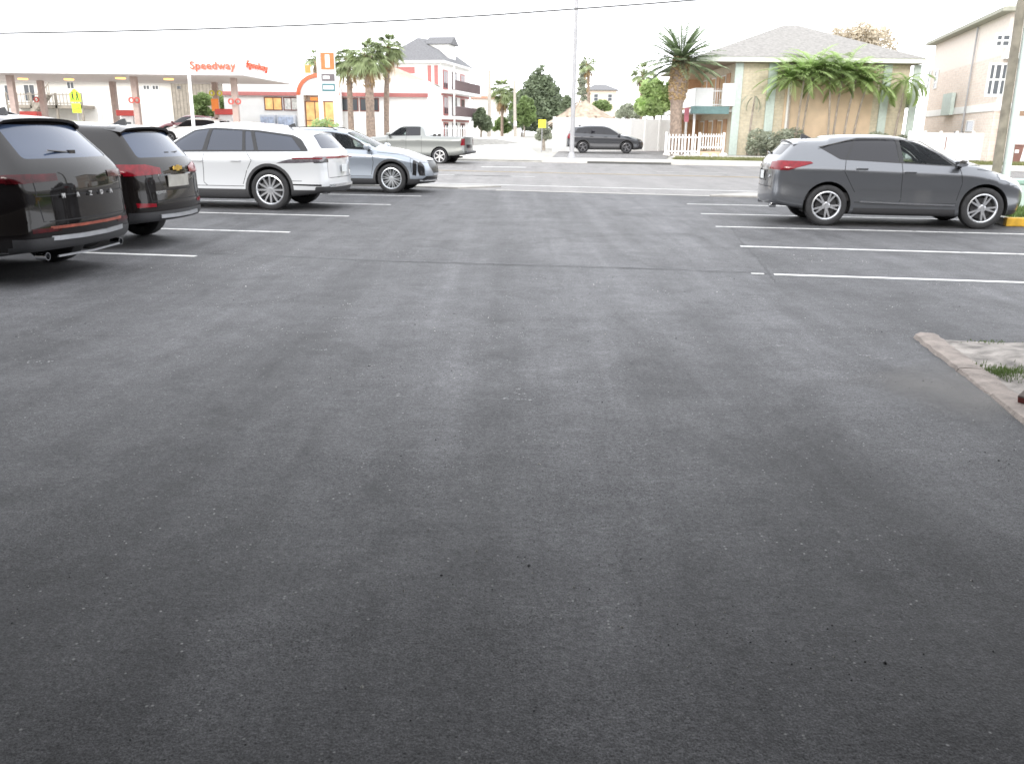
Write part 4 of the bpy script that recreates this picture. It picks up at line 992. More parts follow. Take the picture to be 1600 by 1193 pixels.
# --- trees and hedges beyond the side street
def tr_at(px,pyb,Y): x,_=D(px,pyb,Y); return x,Y
x,Y=tr_at(843,200,135); s=F/135/.957
cl=[]; hh=(207.5-112)/s+1.2
for k in range(15):
    t=k/14; z=hh*(.22+.74*t); w=(1-t)**.8*3.3+.25
    for a in range(3 if t<.8 else 1): an=a*2.1+k*1.3; cl.append((math.cos(an)*w*.75,math.sin(an)*w*.75,z,w*.72+.28))
tree('conifer',x,Y,hh,.22,cl,9000,.30,'dark green conifer with pointed top left of the light pole',leafd,seed=3,th=hh*.9,limbs=0,flat=.55)
def blob_tree(px0,px1,pyt,pyb,Y,n,ls,label,mt,seed,name='broadleaf_tree',cat='tree',group=None,fill=1.,nb=9):
    x0,zt=D(px0,pyt,Y); x1,zb=D(px1,pyb,Y); x=(x0+x1)/2; z0=gz(x,Y); w=(x1-x0)/2; h=zt-z0; b0=max(.2,zb-z0); r=random.Random(seed); cl=[]
    for k in range(nb): 
        a=r.uniform(0,6.28); q=r.uniform(.15,.72); cz=b0+(h-b0)*r.uniform(.28,.8); rr=min(w,(h-b0)/2)*r.uniform(.35,.55); f_=1-.5*abs((cz-b0)/(h-b0)-.45)
        cl.append((math.cos(a)*w*q*f_,math.sin(a)*w*q*.7,cz,rr))
    cl.append((0,0,h-min(w,h/2)*.42,min(w,h/2)*.42)); cl.append((-w*.65,0,b0+(h-b0)*.4,w*.33)); cl.append((w*.65,0,b0+(h-b0)*.42,w*.33))
    return tree(name,x,Y,h,.14,cl,int(n*fill),ls,label,mt,cat,seed,group,th=max(.5,b0+.2*(h-b0)))
blob_tree(796,835,140,205,138,3500,.3,'leafy green tree beside the dark conifer',leafm,11)
blob_tree(735,768,168,210,108,3000,.22,'green hedge at the corner of the white three-storey house',leafd,12,'hedge','hedge')
blob_tree(768,800,182,212,142,1800,.25,'low bush under the round fan palm',leafm,13,'bush','bush')
blob_tree(800,838,150,208,128,2600,.27,'yellow green bush in front of the conifer',leafm,14,'bush','bush')
blob_tree(850,872,168,206,150,1500,.3,'dark green shrub to the right of the conifer',leafd,15,'bush','bush')
blob_tree(836,863,188,236,60,2600,.09,'silvery grey shrub at the end of the white wall behind the yellow sign',leafg,16,'bush','bush')
blob_tree(999,1048,122,188,66,3400,.20,'bright green broad-leaved tree over the white fence beside the date palm',leafb,17,nb=12)
blob_tree(1036,1066,118,182,70,1600,.18,'darker green tree hidden behind the date palm trunk',leafm,18)
blob_tree(962,1002,162,190,78,2400,.16,'grey green grasses above the white wall',leafg,19,'bush','bush')
blob_tree(922,956,156,176,84,1000,.15,'low green bush behind the thatched roof ridge',leafm,20,'bush','bush')
blob_tree(876,896,150,172,96,700,.2,'small dark treetop left of the thatched roof peak',leafd,21)
blob_tree(903,919,95,180,100,900,.2,'tall thin scraggly tree close behind the light pole',leafg,22,nb=14)
blob_tree(1283,1400,34,100,86,2600,.17,'sparse brownish tree rising behind the motel roof',leafs,23,nb=26)
for k,(a,b_,c,d_) in enumerate([(300,336,145,200),(330,368,150,200)]): blob_tree(a,b_,c,d_,70+k,3200,.16,['tall bamboo-green hedge behind the middle canopy column','tall green hedge left of the white store wall'][k],leafm,30+k,'hedge','hedge')
# ------------------------------------------------------------------ buildings and street furniture across the road
def on_plane(px,py,p0,az):      # meet a picture ray with a vertical plane through p0 along azimuth direction az (from +x)
    rx,ry,rz_=ray(px,py); dx,dy=math.cos(az),math.sin(az)
    det=rx*(-dy)+dx*ry; t=(p0[0]*(-dy)+dx*p0[1])/det
    x,y=rx*t,ry*t; return (x-p0[0])*dx+(y-p0[1])*dy, H+rz_*t
pale=mat('pale_stucco',(.66,.64,.60),.9,var=.05,scale=1.5); whitew=mat('white_siding',(.78,.78,.76),.8,var=.04,scale=2); 
redt=mat('red_trim',(.38,.13,.12),.5,var=.08); mint=mat('mint_paint',(.50,.58,.54),.7,var=.08); teal=mat('teal_awning',(.13,.22,.22),.7,var=.1)
wing=glass('window_glass_far',(.06,.07,.08),1,.08); warm=mat('warm_interior',(.5,.3,.12),.8,emit=(1,.62,.25),estr=.55,var=.5,scale=2.5)
wood=mat('weathered_wood',(.27,.24,.20),.9,var=.2,scale=3); greyroof=mat('grey_shingle',(.15,.15,.155),.9,var=.2,scale=6,bump=.5); beigeroof=mat('bleached_shingle',(.235,.225,.21),.9,var=.22,scale=5,bump=.5)
tileroof=mat('cream_metal_roof',(.46,.42,.35),.7,var=.12,scale=3); fencew=mat('white_vinyl',(.80,.80,.79),.5,var=.03); peach=mat('peach_stucco',(.62,.48,.34),.9,var=.08,scale=2); poleg=mat('galvanised',(.36,.36,.37),.5,.3,var=.08)
polew=mat('utility_pole_wood',(.22,.20,.16),.9,var=.3,scale=4,bump=.5)
ybrick=brick('yellow_brick',(.58,.51,.38),(.52,.46,.34),(.56,.52,.43),1,.42,.10); rbrick=brick('pink_brick',(.66,.55,.47),(.71,.61,.53),(.68,.63,.58),1,.45,.14)
def bx(name,m,root,x0,x1,y0,y1,z0,z1,bevel=0): return MB().box(min(x0,x1),max(x0,x1),min(y0,y1),max(y0,y1),min(z0,z1),max(z0,z1)).build(name,m,root,bevel=bevel)
def window(root,x0,x1,z0,z1,y,fm,gm,nx=2,nz=1,name='window',fw=.07,side=-1):
    """window in a wall that faces local -y; frame with bars, pane behind"""
    m=MB(); m.box(x0,x1,y-.06,y-.003,z0,z0+fw); m.box(x0,x1,y-.06,y-.003,z1-fw,z1); m.box(x0,x0+fw,y-.06,y-.003,z0+fw,z1-fw); m.box(x1-fw,x1,y-.06,y-.003,z0+fw,z1-fw)
    for k in range(1,nx): xx=x0+(x1-x0)*k/nx; m.box(xx-fw*.4,xx+fw*.4,y-.058,y-.003,z0+fw,z1-fw)
    for k in range(1,nz): zz=z0+(z1-z0)*k/nz; m.box(x0+fw,x1-fw,y-.056,y-.003,zz-fw*.35,zz+fw*.35)
    f=m.build(name,fm,root); MB().box(x0+fw*.5,x1-fw*.5,y-.03,y-.002,z0+fw*.5,z1-fw*.5).build('pane',gm,f); return f
def pickets(root,name,m,p,q,z0,z1,gap=.13,w=.05,rails=(.15,.85)):
    b=MB(); p=Vector(p);q=Vector(q); L=(q-p).length; n=max(2,int(L/gap)); h=z1-z0
    for t in rails: b.bar((p.x,p.y,z0+h*t),(q.x,q.y,z0+h*t),.04,.07)
    for k in range(n+1):
        c=p+(q-p)*k/n; b.bar((c.x,c.y,z0),(c.x,c.y,z1),w,.03)
    return b.build(name,m,root)
# ---- motel
YM=54.; mo=empty('motel',(0,YM,.40),0,'two-storey beige brick motel with pale hip roof and white balcony behind the date palm','building')
X=lambda px,y=YM,py=150: DX(px,py,y); Z=lambda py,px=1200,y=YM: DZ(px,py,y)-.40
xl,xr=X(1147),X(1417); zt=Z(99)
bx('wall',ybrick,mo,xl,xr,0,13,-.1,zt)
bx('wall_panel',peach,mo,X(1226),X(1364),-.05,-.003,0,zt-.35)
for a,b_ in ((1138,1150),(1189,1202),(1221,1226),(1364,1376),(1408,1420)): 
    bx('pilaster',mint if a!=1221 else whitew,mo,X(a,py=235)+.05*(a>1400),X(b_,py=235),-.16,-.053,-.1,zt-.01)
bx('fascia',mat('fascia_cream',(.60,.62,.56),.7),mo,xl-2.6,xr+.55,-.72,-.62,zt+.02,zt+.30)
bx('soffit',mat('soffit_brown',(.26,.21,.16),.9),mo,xl-2.5,xr+.45,-.60,13.4,zt+.004,zt+.06)
rx0,rx1,ry0,ry1=xl-2.65,xr+.6,-.75,13.7; ax,az_=X(1236,61,40),DZ(1236,40,61)-.4
rm=MB(); rm.add([(rx0,ry0,zt+.30),(rx1,ry0,zt+.30),(rx1,ry1,zt+.30),(rx0,ry1,zt+.30),(ax-.5,7,az_),(ax+.5,7,az_)],[(0,1,5,4),(1,2,5),(2,3,4,5),(3,0,4),(3,2,1,0)]); rm.build('roof',beigeroof,mo)
# gallery on the left side
gx0=xl-2.35
bx('gallery_floor',whitew,mo,gx0,xl-.003,.2,12.8,2.55,2.75)
bx('end_wall',peach,mo,gx0+.1,xl-.003,9.0,9.2,-.1,zt-.003)
bx('awning',teal,mo,gx0-.25,xl-.35,-.45,.18,2.42,2.86)
bx('corner_panel',fencew,mo,X(1127),X(1147)-.01,-.30,-.17,2.9,4.2)
for k in range(6): bx('gallery_post',fencew,mo,gx0,gx0+.12,.25+k*2.45,.37+k*2.45,-.1,2.54); 
bx('balcony_panel',fencew,mo,gx0,gx0+.05,.2,5.0,2.86,3.95); bx('balcony_panel',fencew,mo,gx0+.05,gx0+1.1,.15,.2,2.87,3.95)
pickets(mo,'railing',fencew,(gx0+1.1,.18),(xl-.2,.18),2.8,3.95,.12,.03)
stripe=mat('curtain_tan',(.55,.36,.20),.8,var=.2,scale=3); 
for z0 in (.1,2.85):
    for a in (.15,1.25):
        f=bx('door',mat('door_orange',(.45,.26,.14),.6),mo,gx0+a,gx0+a+.9,8.93,8.997,z0,z0+2.1)
    for k in range(3):
        f=bx('door_side',mat('door_orange',(.45,.26,.14),.6),mo,xl-.06,xl-.003,1.2+k*2.7,2.1+k*2.7,z0,z0+2.05); 
        f=bx('window',fencew,mo,xl-.05,xl-.003,2.4+k*2.7,3.6+k*2.7,z0+.5,z0+2.0); 
        m=MB()
        for q in range(7): m.box(xl-.08,xl-.053,2.46+k*2.7+q*.16,2.54+k*2.7+q*.16,z0+.56,z0+1.94)
        m.build('curtain',stripe,f)
bx('notice_board',mat('pink_sign',(.5,.15,.19),.5),mo,X(1071),X(1078),-.1,-.04,Z(192),Z(170))
for k in range(4): text('LUCK'[k] if False else '',.1,teal,mo,'x',FACE) if False else None
ac=empty('air_conditioner',(X(1429),YM-.05+1.0,.40+Z(165)),0,'grey boxed air conditioner on a bracket at the right end of the motel','air conditioner')
m=MB(); m.box(-.42,.45,-.4,.4,.05,.85); m.build('casing',mat('ac_grey',(.22,.23,.24),.5,.3,var=.1),ac,bevel=.02)
m=MB(); [m.box(-.36+k*.085,-.33+k*.085,-.42,-.402,.12,.78) for k in range(10)]; m.build('grille',mat('ac_dark',(.08,.08,.09),.6),ac)
m=MB(); m.box(-.5,.5,-.42,.42,-.02,.03); m.bar((.35,-.3,-.02),(-.45,-.3,-.6),.04); m.build('bracket',poleg,ac)
# cream panel right of the motel beyond the unit
fe=empty('picket_fence',(0,51.2,.40),0,'white picket fence on both sides of the date palm in front of the motel','fence')
pickets(fe,'picket_panel',fencew,(DX(1041,215,51.2),0),(DX(1092,215,51.2),0),.05,1.2,.19,.07); pickets(fe,'picket_panel',fencew,(DX(1095,215,51.2),0),(DX(1131,215,51.2),.0),.35,1.25,.15,.05)
for px in (1041,1093,1131): bx('post',fencew,fe,DX(px,215,51.2)-.06,DX(px,215,51.2)+.06,-.06,.06,-.05,1.32)
bx('step',peach,fe,DX(1096,215,51.2),DX(1128,215,51.2),.1,.9,-.05,.22)
# ---- long white garden wall
w0=(DX(864,230,57),57.); w1=(DX(1050,225,62),62.); az=math.atan2(w1[1]-w0[1],w1[0]-w0[0]); Lw=math.dist(w0,w1)
ga=empty('garden_wall',(w0[0],w0[1],.40),az,'long plain white wall beside the small parking area','wall')
bx('wall',fencew,ga,0,Lw,-.08,.08,-.1,2.18)
for k in range(9): bx('pier',fencew,ga,k*Lw/8-.1,k*Lw/8+.1,-.13,-.083,-.1,2.22)
# ---- thatched hut
Yt=66; tx=DX(914,180,Yt); th=empty('thatched_hut',(tx,Yt,.42),0,'round thatched palm-leaf roof rising above the white garden wall','hut')
m=MB(); r=random.Random(4); zt_=DZ(905,153,Yt)-.42
for k in range(1500):
    a=r.uniform(0,6.28); t=r.random()**.6; rad=2.9*t; z=zt_-.1-(zt_-2.0)*t**.85; d=Vector((math.cos(a),math.sin(a),-.62)).normalized(); s=Vector((-math.sin(a),math.cos(a),0)); c=Vector((math.cos(a)*rad-.4*(1-t),math.sin(a)*rad,z)); L_=r.uniform(.4,.7)
    m.add([c-s*.06,c+s*.06,c+d*L_+s*.02,c+d*L_-s*.02],[(0,1,2,3)])
thm=mat('thatch',(.38,.31,.24),.95,var=.35,scale=3); m.lathe([(0,zt_-.15),(1.2,zt_-.9),(2.95,1.9)],24,'z'); m.build('roof',thm,th)
for a in range(6): MB().tube([(math.cos(a)*2.2,math.sin(a)*2.2,0),(math.cos(a)*2.2,math.sin(a)*2.2,2.4)],.08,8).build('post',bark,th)
# ---- distant peach house
Yp=150; ph=empty('distant_house',(DX(940,160,Yp),Yp,.42),0,'distant peach house with dark roof beyond the thatched hut','house')
wd=DX(963,160,Yp)-DX(917,160,Yp); hz=DZ(940,141,Yp)-.42
bx('wall',mat('peach_far',(.66,.56,.46),.9),ph,-wd/2,wd/2,0,8,0,hz); m=MB(); e=.5; m.add([(-wd/2-e,-e,hz),(wd/2+e,-e,hz),(wd/2+e,8+e,hz),(-wd/2-e,8+e,hz),(-1,4,hz+1.1),(1,4,hz+1.1)],[(0,1,5,4),(1,2,5),(2,3,4,5),(3,0,4),(3,2,1,0)]); m.build('roof',greyroof,ph)
for k in (-1.4,1.): window(ph,k,k+.8,hz-1.8,hz-.6,0,whitew,wing,1,2)
# low pale houses at the end of the side street
for i,(a,b_,t,Y_) in enumerate([(738,790,150,175),(786,812,183,170)]):
    x0,x1=DX(a,190,Y_),DX(b_,190,Y_); hz=DZ(a,t,Y_)-.42
    o=empty('distant_house',(x0,Y_,.42),0,['pale two-storey house with a red eave line beyond the hedge','small pale cottage at the end of the side street'][i],'house')
    bx('wall',pale,o,0,x1-x0,0,8,0,hz-.5); bx('roof',[mat('rust_roof',(.42,.22,.15),.8),pale][i],o,-.4,x1-x0+.4,-.5,8.4,hz-.495,hz); window(o,(x1-x0)*.3,(x1-x0)*.3+1.2,hz*.4,hz*.4+1.4,0,whitew,wing,2,1)
# ---- brick house on the right
c0=(DX(1543,240,46.),46.); rot=-R(14); br_=empty('brick_house',(c0[0],c0[1],.40),rot,'tall three-storey pink brick and stucco house at the right edge','house')
azv=R(90-14)
zE=on_plane(1545,19,c0,rot)[1]-.40
Ld=on_plane(1443,200,c0,azv)[0]
bx('wall',rbrick,br_,0,9,0,Ld,-.1,5.35); bx('upper_wall',mat('peach_pale_stucco',(.76,.68,.61),.9,var=.05),br_,.02,9,.02,Ld-.02,5.352,zE)
bx('string_course',whitew,br_,-.05,-.003,-.05,Ld,2.55,2.95); bx('string_course',whitew,br_,0,9,-.05,-.003,2.55,2.95)
m=MB(); m.add([(-.55,-.55,zE-.02),(9.5,-.55,zE-.02),(9.5,Ld+.5,zE-.02),(-.55,Ld+.5,zE-.02),(-.55,-.55,zE+.16),(9.5,-.55,zE+.16),(9.5,Ld+.5,zE+.16),(-.55,Ld+.5,zE+.16),(4,4,zE+1.6),(4,Ld-4,zE+1.6)],[(3,2,1,0),(0,1,5,4),(1,2,6,5),(2,3,7,6),(3,0,4,7),(4,5,8),(5,6,9,8),(6,7,9),(7,4,8,9)]); m.build('roof',mat('roof_olive_grey',(.33,.33,.27),.8,var=.12),br_)
sd=on_plane(1519,120,c0,azv)[0]
MB().tube([(-.10,sd,zE-.1),(-.10,sd,0)],.05,8).build('downpipe',poleg,br_)
def lwin(px0,px1,py0,py1,ny,nz):   # window on the long left wall
    s0=on_plane(px1,py0,c0,azv)[0]; s1=on_plane(px0,py0,c0,azv)[0]; pm=(px0+px1)/2; z1=on_plane(pm,py0,c0,azv)[1]-.4; z0=on_plane(pm,py1,c0,azv)[1]-.4
    m=MB(); fw=.07; m.box(-.06,-.003,s0,s1,z0,z0+fw).box(-.06,-.003,s0,s1,z1-fw,z1).box(-.06,-.003,s0,s0+fw,z0+fw,z1-fw).box(-.06,-.003,s1-fw,s1,z0+fw,z1-fw)
    for k in range(1,nz): zz=z0+(z1-z0)*k/nz; m.box(-.055,-.003,s0+fw,s1-fw,zz-.06,zz+.06)
    f=m.build('window',whitew,br_); MB().box(-.03,-.002,s0+fw*.5,s1-fw*.5,z0+fw*.5,z1-fw*.5).build('pane',wing,f)
lwin(1453,1457,110,138,1,3); lwin(1463,1468,110,138,1,3); lwin(1512,1524,188,206,1,1)
def fw_(px0,px1,py0,py1,nx,nz):
    s0,s1=on_plane(px0,py0,c0,rot)[0],on_plane(px1,py0,c0,rot)[0]; pm=(px0+px1)/2; z1=on_plane(pm,py0,c0,rot)[1]-.4; z0=on_plane(pm,py1,c0,rot)[1]-.4
    window(br_,s0,s1,z0,z1,0,whitew,wing,nx,nz,fw=.12)
fw_(1546,1578,98,151,3,2) 
fw_(1597,1625,98,151,3,2); fw_(1556,1592,52,75,3,2)
s1=on_plane(1560,240,c0,rot)[0]
bx('bay_ledge',whitew,br_,-.1,9,-.6,-.003,on_plane(1560,93,c0,rot)[1]-.4,on_plane(1560,84,c0,rot)[1]-.4)
bx('garage_door',whitew,br_,s1+.1,s1+3.2,-.06,-.003,0,2.3); bx('garage_header',mat('header_brown',(.28,.19,.13),.8),br_,s1,s1+3.3,-.09,-.064,2.3,2.54)
bx('meter_box',mint,br_,-.28,-.063,*[on_plane(p,170,c0,azv)[0] for p in (1492,1478)],on_plane(1485,180,c0,azv)[1]-.4,on_plane(1485,147,c0,azv)[1]-.4)
# white boundary fence before it
wf=empty('boundary_fence',(DX(1418,240,50),50,.40),0,'solid white fence in front of the brick house behind the grey car','fence')
Lf=DX(1543,240,47)-DX(1418,240,50); a_=math.atan2(-3.,Lf); Lf=math.hypot(Lf,3); wf.rotation_euler=(0,0,a_)
bx('panel',fencew,wf,0,Lf,-.03,.03,.0,1.42); [bx('post',fencew,wf,k*Lf/5-.07,k*Lf/5+.07,-.09,-.033,0,1.52) for k in range(6)]
bx('gate_latch',mat('latch_brown',(.2,.1,.08),.6),wf,Lf*.47,Lf*.47+.05,-.06,-.034,.5,1.2)
gp_=empty('brick_gate_pier',(DX(1553,240,46.2),45.4,.40),rot,'pink brick pier at the right end of the white fence','pier'); bx('shaft',rbrick,gp_,-.3,.3,-.3,.3,-.1,2.6); bx('cap',whitew,gp_,-.36,.36,-.36,.36,2.605,2.72)
bn=empty('wheelie_bin',(DX(1585,240,43.5),43.5,.24),R(-14),'brown wheeled rubbish bin behind the utility pole','bin')
brn=mat('bin_brown',(.20,.10,.08),.6,var=.1); m=MB(); m.add([(-.22,-.25,.05),(.22,-.25,.05),(.22,.25,.05),(-.22,.25,.05),(-.3,-.33,.98),(.3,-.33,.98),(.3,.33,.98),(-.3,.33,.98)],[(3,2,1,0),(4,5,6,7),(0,1,5,4),(1,2,6,5),(2,3,7,6),(3,0,4,7)]); m.build('body',brn,bn,bevel=.015)
bx('lid',brn,bn,-.33,.33,-.36,.36,.985,1.04,.01); bx('label',whitew,bn,-.09,.09,-.325,-.30,.62,.78); 
for s in (-1,1): MB().lathe([(.0,-.02),(.09,-.02),(.09,.02),(0,.02)],12,'y',(s*.2,.27,.09)).build('wheel',MATS['tyre_rubber'],bn)
# ---- white three-storey house
c1=(DX(689,200,100),100.); hr=-R(12); hw=empty('balcony_house',(c1[0],c1[1],.42),hr,'white three-storey house with grey roof, red shutters and stacked balconies','house')
azh=R(90-12); zE=on_plane(689,95,c1,hr)[1]-.42; LL=-on_plane(600,95,c1,hr)[0]; LD=on_plane(733,150,c1,azh)[0]
bx('wall',whitew,hw,-LL,0,0,LD,-.1,zE)
m=MB(); e=.6; zr=on_plane(629,58,(c1[0],c1[1]+5),0)[1]-.42
m.add([(-LL-e,-e,zE),(e,-e,zE),(e,LD+e,zE),(-LL-e,LD+e,zE),(-LL*.62,LD*.38,zr),(-LL*.45,LD*.62,zr)],[(0,1,5,4),(1,2,5),(2,3,4,5),(3,0,4),(3,2,1,0)]); m.build('roof',greyroof,hw)
bx('eave',whitew,hw,-LL-e-.03,e+.03,-e-.03,LD+e+.03,zE-.22,zE-.003)
zd0,zd1=zE+.2,on_plane(690,66,c1,hr)[1]-.42+.6
dm=bx('dormer',whitew,hw,-2.6,-.1,LD*.3,LD*.3+3,zE-.1,zd1-.4); m=MB(); m.prism([(LD*.3-.3,zd1-.42),(LD*.3+1.5,zd1+.5),(LD*.3+3.3,zd1-.42)],-2.9,.25,'x'); m.build('dormer_roof',greyroof,hw)
for zz in (2.9,5.75):
    bx('balcony_deck',whitew,hw,.003,1.6,.3,LD-.1,zz-.32,zz)
    b=MB(); 
    for k in range(int((LD-.5)/.22)): b.bar((1.55,.4+k*.22,zz),(1.55,.4+k*.22,zz+1.05),.06)
    b.bar((1.55,.35,zz+1.08),(1.55,LD-.2,zz+1.08),.07); b.build('balcony_railing',mat('railing_dark',(.14,.10,.10),.6),hw)
    bx('red_band',redt,hw,.003,.06,.3,LD-.1,zz-.55,zz-.325)
for zz in (.1,3.0,5.85):
    for k in range(3):
        y0=1.0+k*(LD-1.5)/3; f=bx('balcony_door',redt if k!=1 else MATS['railing_dark'],hw,.003,.07,y0,y0+1.9,zz,zz+2.15); bx('pane',wing,f,.073,.08,y0+.25,y0+.85,zz+.2,zz+2.0); bx('pane',wing,f,.073,.08,y0+1.05,y0+1.65,zz+.2,zz+2.0)
    bx('balcony_column',whitew,hw,1.45,1.6,.3,.45,zz if zz>1 else -.1,zz+2.4)
for a in (-1.5,-.7): bx('shutter',redt,hw,a,a+.45,-.06,-.003,zE-2.6,zE-.5)
bx('red_fascia_band',redt,hw,-LL,-LL*.45,-.06,-.003,zE-1.35,zE-.65)
for zz in (3.6,): window(hw,-1.6,-.6,zz,zz+1.4,0,whitew,wing,2,2)
wfe=empty('white_railing_fence',(0,84,.42),0,'low white picket fence between the store and the balcony house','fence'); pickets(wfe,'picket_panel',fencew,(DX(640,200,84),0),(DX(737,200,84),0),.1,1.75,.25,.1); bx('gate_post',fencew,wfe,DX(737,200,84)-.15,DX(737,200,84)+.15,-.15,.15,-.02,2.2)
# ---- small restaurant with cream roof behind the store
rs_=empty('pavilion',(DX(556,160,80),80,.5),R(-4),'white pavilion with cream ribbed hip roof behind the fuel store','building')
WW=DX(664,150,80)-DX(556,150,80); zr0=DZ(600,127,80)-.5; zr1=DZ(600,103,80)-.5
bx('wall',whitew,rs_,0,WW,0,9,-.3,zr0); m=MB(); e=.3; m.add([(-e,-e,zr0),(WW+e,-e,zr0),(WW+e,9+e,zr0),(-e,9+e,zr0),(2,3,zr1),(WW-3.2,3,zr1)],[(0,1,5,4),(1,2,5),(2,3,4,5),(3,0,4),(3,2,1,0)])
for k in range(26): 
    t=k/25; xa=-e+(WW+2*e)*t; xb=2+(WW-5.2)*t; m.bar((xa,-e,zr0+.03),(xb,3,zr1+.03),.05,.06)
m.build('roof',tileroof,rs_)
# ---- fuel station store
YS=66; ZS=.97; so_=empty('station_store',(0,YS,ZS),0,'white fuel station store with red band, warm lit windows and arched entrance','building')
X=lambda px,py=160: DX(px,py,YS); Z=lambda py,px=500: DZ(px,py,YS)-ZS
bx('wall',whitew,so_,X(350),X(668),0,10,-.2,Z(124))
bx('red_band',redt,so_,X(348),X(669),-.30,-.003,Z(150.5),Z(144.5))
for a,b_,n_ in ((413,441,2),(443,467,2),(530,560,2),(562,592,2)): window(so_,X(a),X(b_),Z(173.5),Z(152.5),0,mat('frame_red_brown',(.16,.05,.04),.5),warm if a==413 else (wing if a!=443 else mat('window_bright',(.6,.6,.56),.4,var=.3)),n_,1)
# arched entrance
cxp=503; xa,xb=X(470),X(536); zc=Z(150); m=MB(); R_=(xb-xa)/2; cx=(xa+xb)/2; 
bx('porch_pier',whitew,so_,xa,xa+.5,-1.2,-.32,-.1,zc); bx('porch_pier',whitew,so_,xb-.5,xb,-1.2,-.32,-.1,zc)
arc=[(cx+R_*math.cos(t),zc+R_*.95*math.sin(t)) for t in [math.pi*k/20 for k in range(21)]]; arci=[(cx+R_*.84*math.cos(t),zc+R_*.78*math.sin(t)) for t in [math.pi*k/20 for k in range(20,-1,-1)]]
MB().prism(arc,-1.1,-.32,'y').build('arch_front',whitew,so_); 
m=MB()
for k in range(20): m.prism([arc[k],arc[k+1],arci[19-k],arci[20-k]],-1.22,-1.103,'y')
m.build('arch_band',mat('arch_orange',(.55,.12,.05),.5),so_)
f=window(so_,X(481),X(526),-.05,Z(150)-.4,-.9,MATS['frame_red_brown'],warm,3,2,'entrance_door'); bx('door_sign',mat('sign_orange',(.75,.22,.05),.5,emit=(1,.3,.05),estr=.3),so_,X(490),X(501),-1.0,-.97,Z(158),Z(153))
cup=bx('cartouche',mat('sign_orange',(.75,.22,.05),.5),so_,X(485),X(494),-1.2,-1.12,Z(112)-.2,Z(104)); 
for k,(a,b_) in enumerate(((416,438),(442,468))):
    o=empty('ice_freezer',(X((a+b_)/2,187),YS-1.2,ZS),0,['pale ice freezer under the left store window','pale ice freezer nearest the store entrance'][k],'freezer'); w2=(X(b_)-X(a))/2; bx('cabinet',mat('freezer_pale',(.62,.66,.72),.4,var=.1,scale=3),o,-w2,w2,-.4,.4,0,Z(181),.02); bx('door',mat('freezer_blue',(.40,.47,.60),.4,var=.35,scale=4),o,-w2*.9,-.02,-.44,-.404,.25,Z(184)); bx('door',mat('freezer_blue',(.4,.47,.6),.4),o,.02,w2*.9,-.44,-.404,.25,Z(184))
# ---- fuel canopy
YC=53; ca=empty('fuel_canopy',(0,YC,.5),0,'white flat fuel station canopy on slim columns with red lettering','canopy')
X=lambda px,py=116,y=YC: DX(px,py,y); Z=lambda py,px=200: DZ(px,py,YC)-.5
xc0,xc1=-36,X(379); zb,ztp=Z(116.5),Z(95); dep=9.5; sl=(DX(455,125,YC+dep)-xc1)
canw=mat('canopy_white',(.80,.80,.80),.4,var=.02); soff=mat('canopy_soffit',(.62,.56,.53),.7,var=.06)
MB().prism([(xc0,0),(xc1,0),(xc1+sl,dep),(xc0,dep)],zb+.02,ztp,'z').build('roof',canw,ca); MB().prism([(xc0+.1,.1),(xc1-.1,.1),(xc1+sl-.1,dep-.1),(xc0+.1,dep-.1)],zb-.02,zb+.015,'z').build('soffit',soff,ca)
bx('trim_line',mat('trim_grey',(.45,.45,.46),.6),ca,xc0,X(291),-.03,-.003,Z(104),Z(102.8))
colm=mat('column_pinkish',(.46,.36,.32),.7,var=.1)
cols=[(20,1.6),(66,7.5),(178,7.8),(212,1.8),(337,7.6),(367,2.2)]
for px,yy in cols:
    x=DX(px,150,YC+yy); bx('column',colm,ca,x-.17,x+.17,yy-.17,yy+.17,.0,zb-.022)
for px,yy in ((35,5),(107,5),(188,3),(263,3.5)):
    x=DX(px,119,YC+yy); MB().lathe([(0,zb-.10),(.30,zb-.10),(.30,zb-.022)],16,'z',(x,yy,0)).build('canopy_lamp',mat('lamp_warm',(.9,.6,.2),.4,emit=(1,.55,.15),estr=2.2),ca)
sgr=mat('sign_red',(.78,.10,.05),.4,emit=(1,.12,.04),estr=.35); 
s=(X(368,100)-X(297,100)); 
t=text('Speedway',1,sgr,ca,'lettering',FACE,.05,.014,1.08); wd_=max(v.co.x for v in t.data.vertices)-min(v.co.x for v in t.data.vertices); k=s/wd_; t.data.transform(Matrix.Translation(((X(297,100)+X(368,100))/2,-.10,Z(103.2,330)))@Matrix.Scale(k,4))
an=math.atan2(dep,sl); t2=text('Speedway',1,sgr,ca,'lettering',FACE,.05,.012,1.08)
pA=on_plane(384,102,(xc1,YC),an); pB=on_plane(416,105,(xc1,YC),an); k2=(pB[0]-pA[0])/wd_
t2.data.transform(Matrix.Translation((xc1,0,0))@Matrix.Rotation(an,4,'Z')@Matrix.Translation(((pA[0]+pB[0])/2,-.08,(pA[1]+pB[1])/2-.5))@Matrix.Diagonal((k2,1,k*.92,1)))
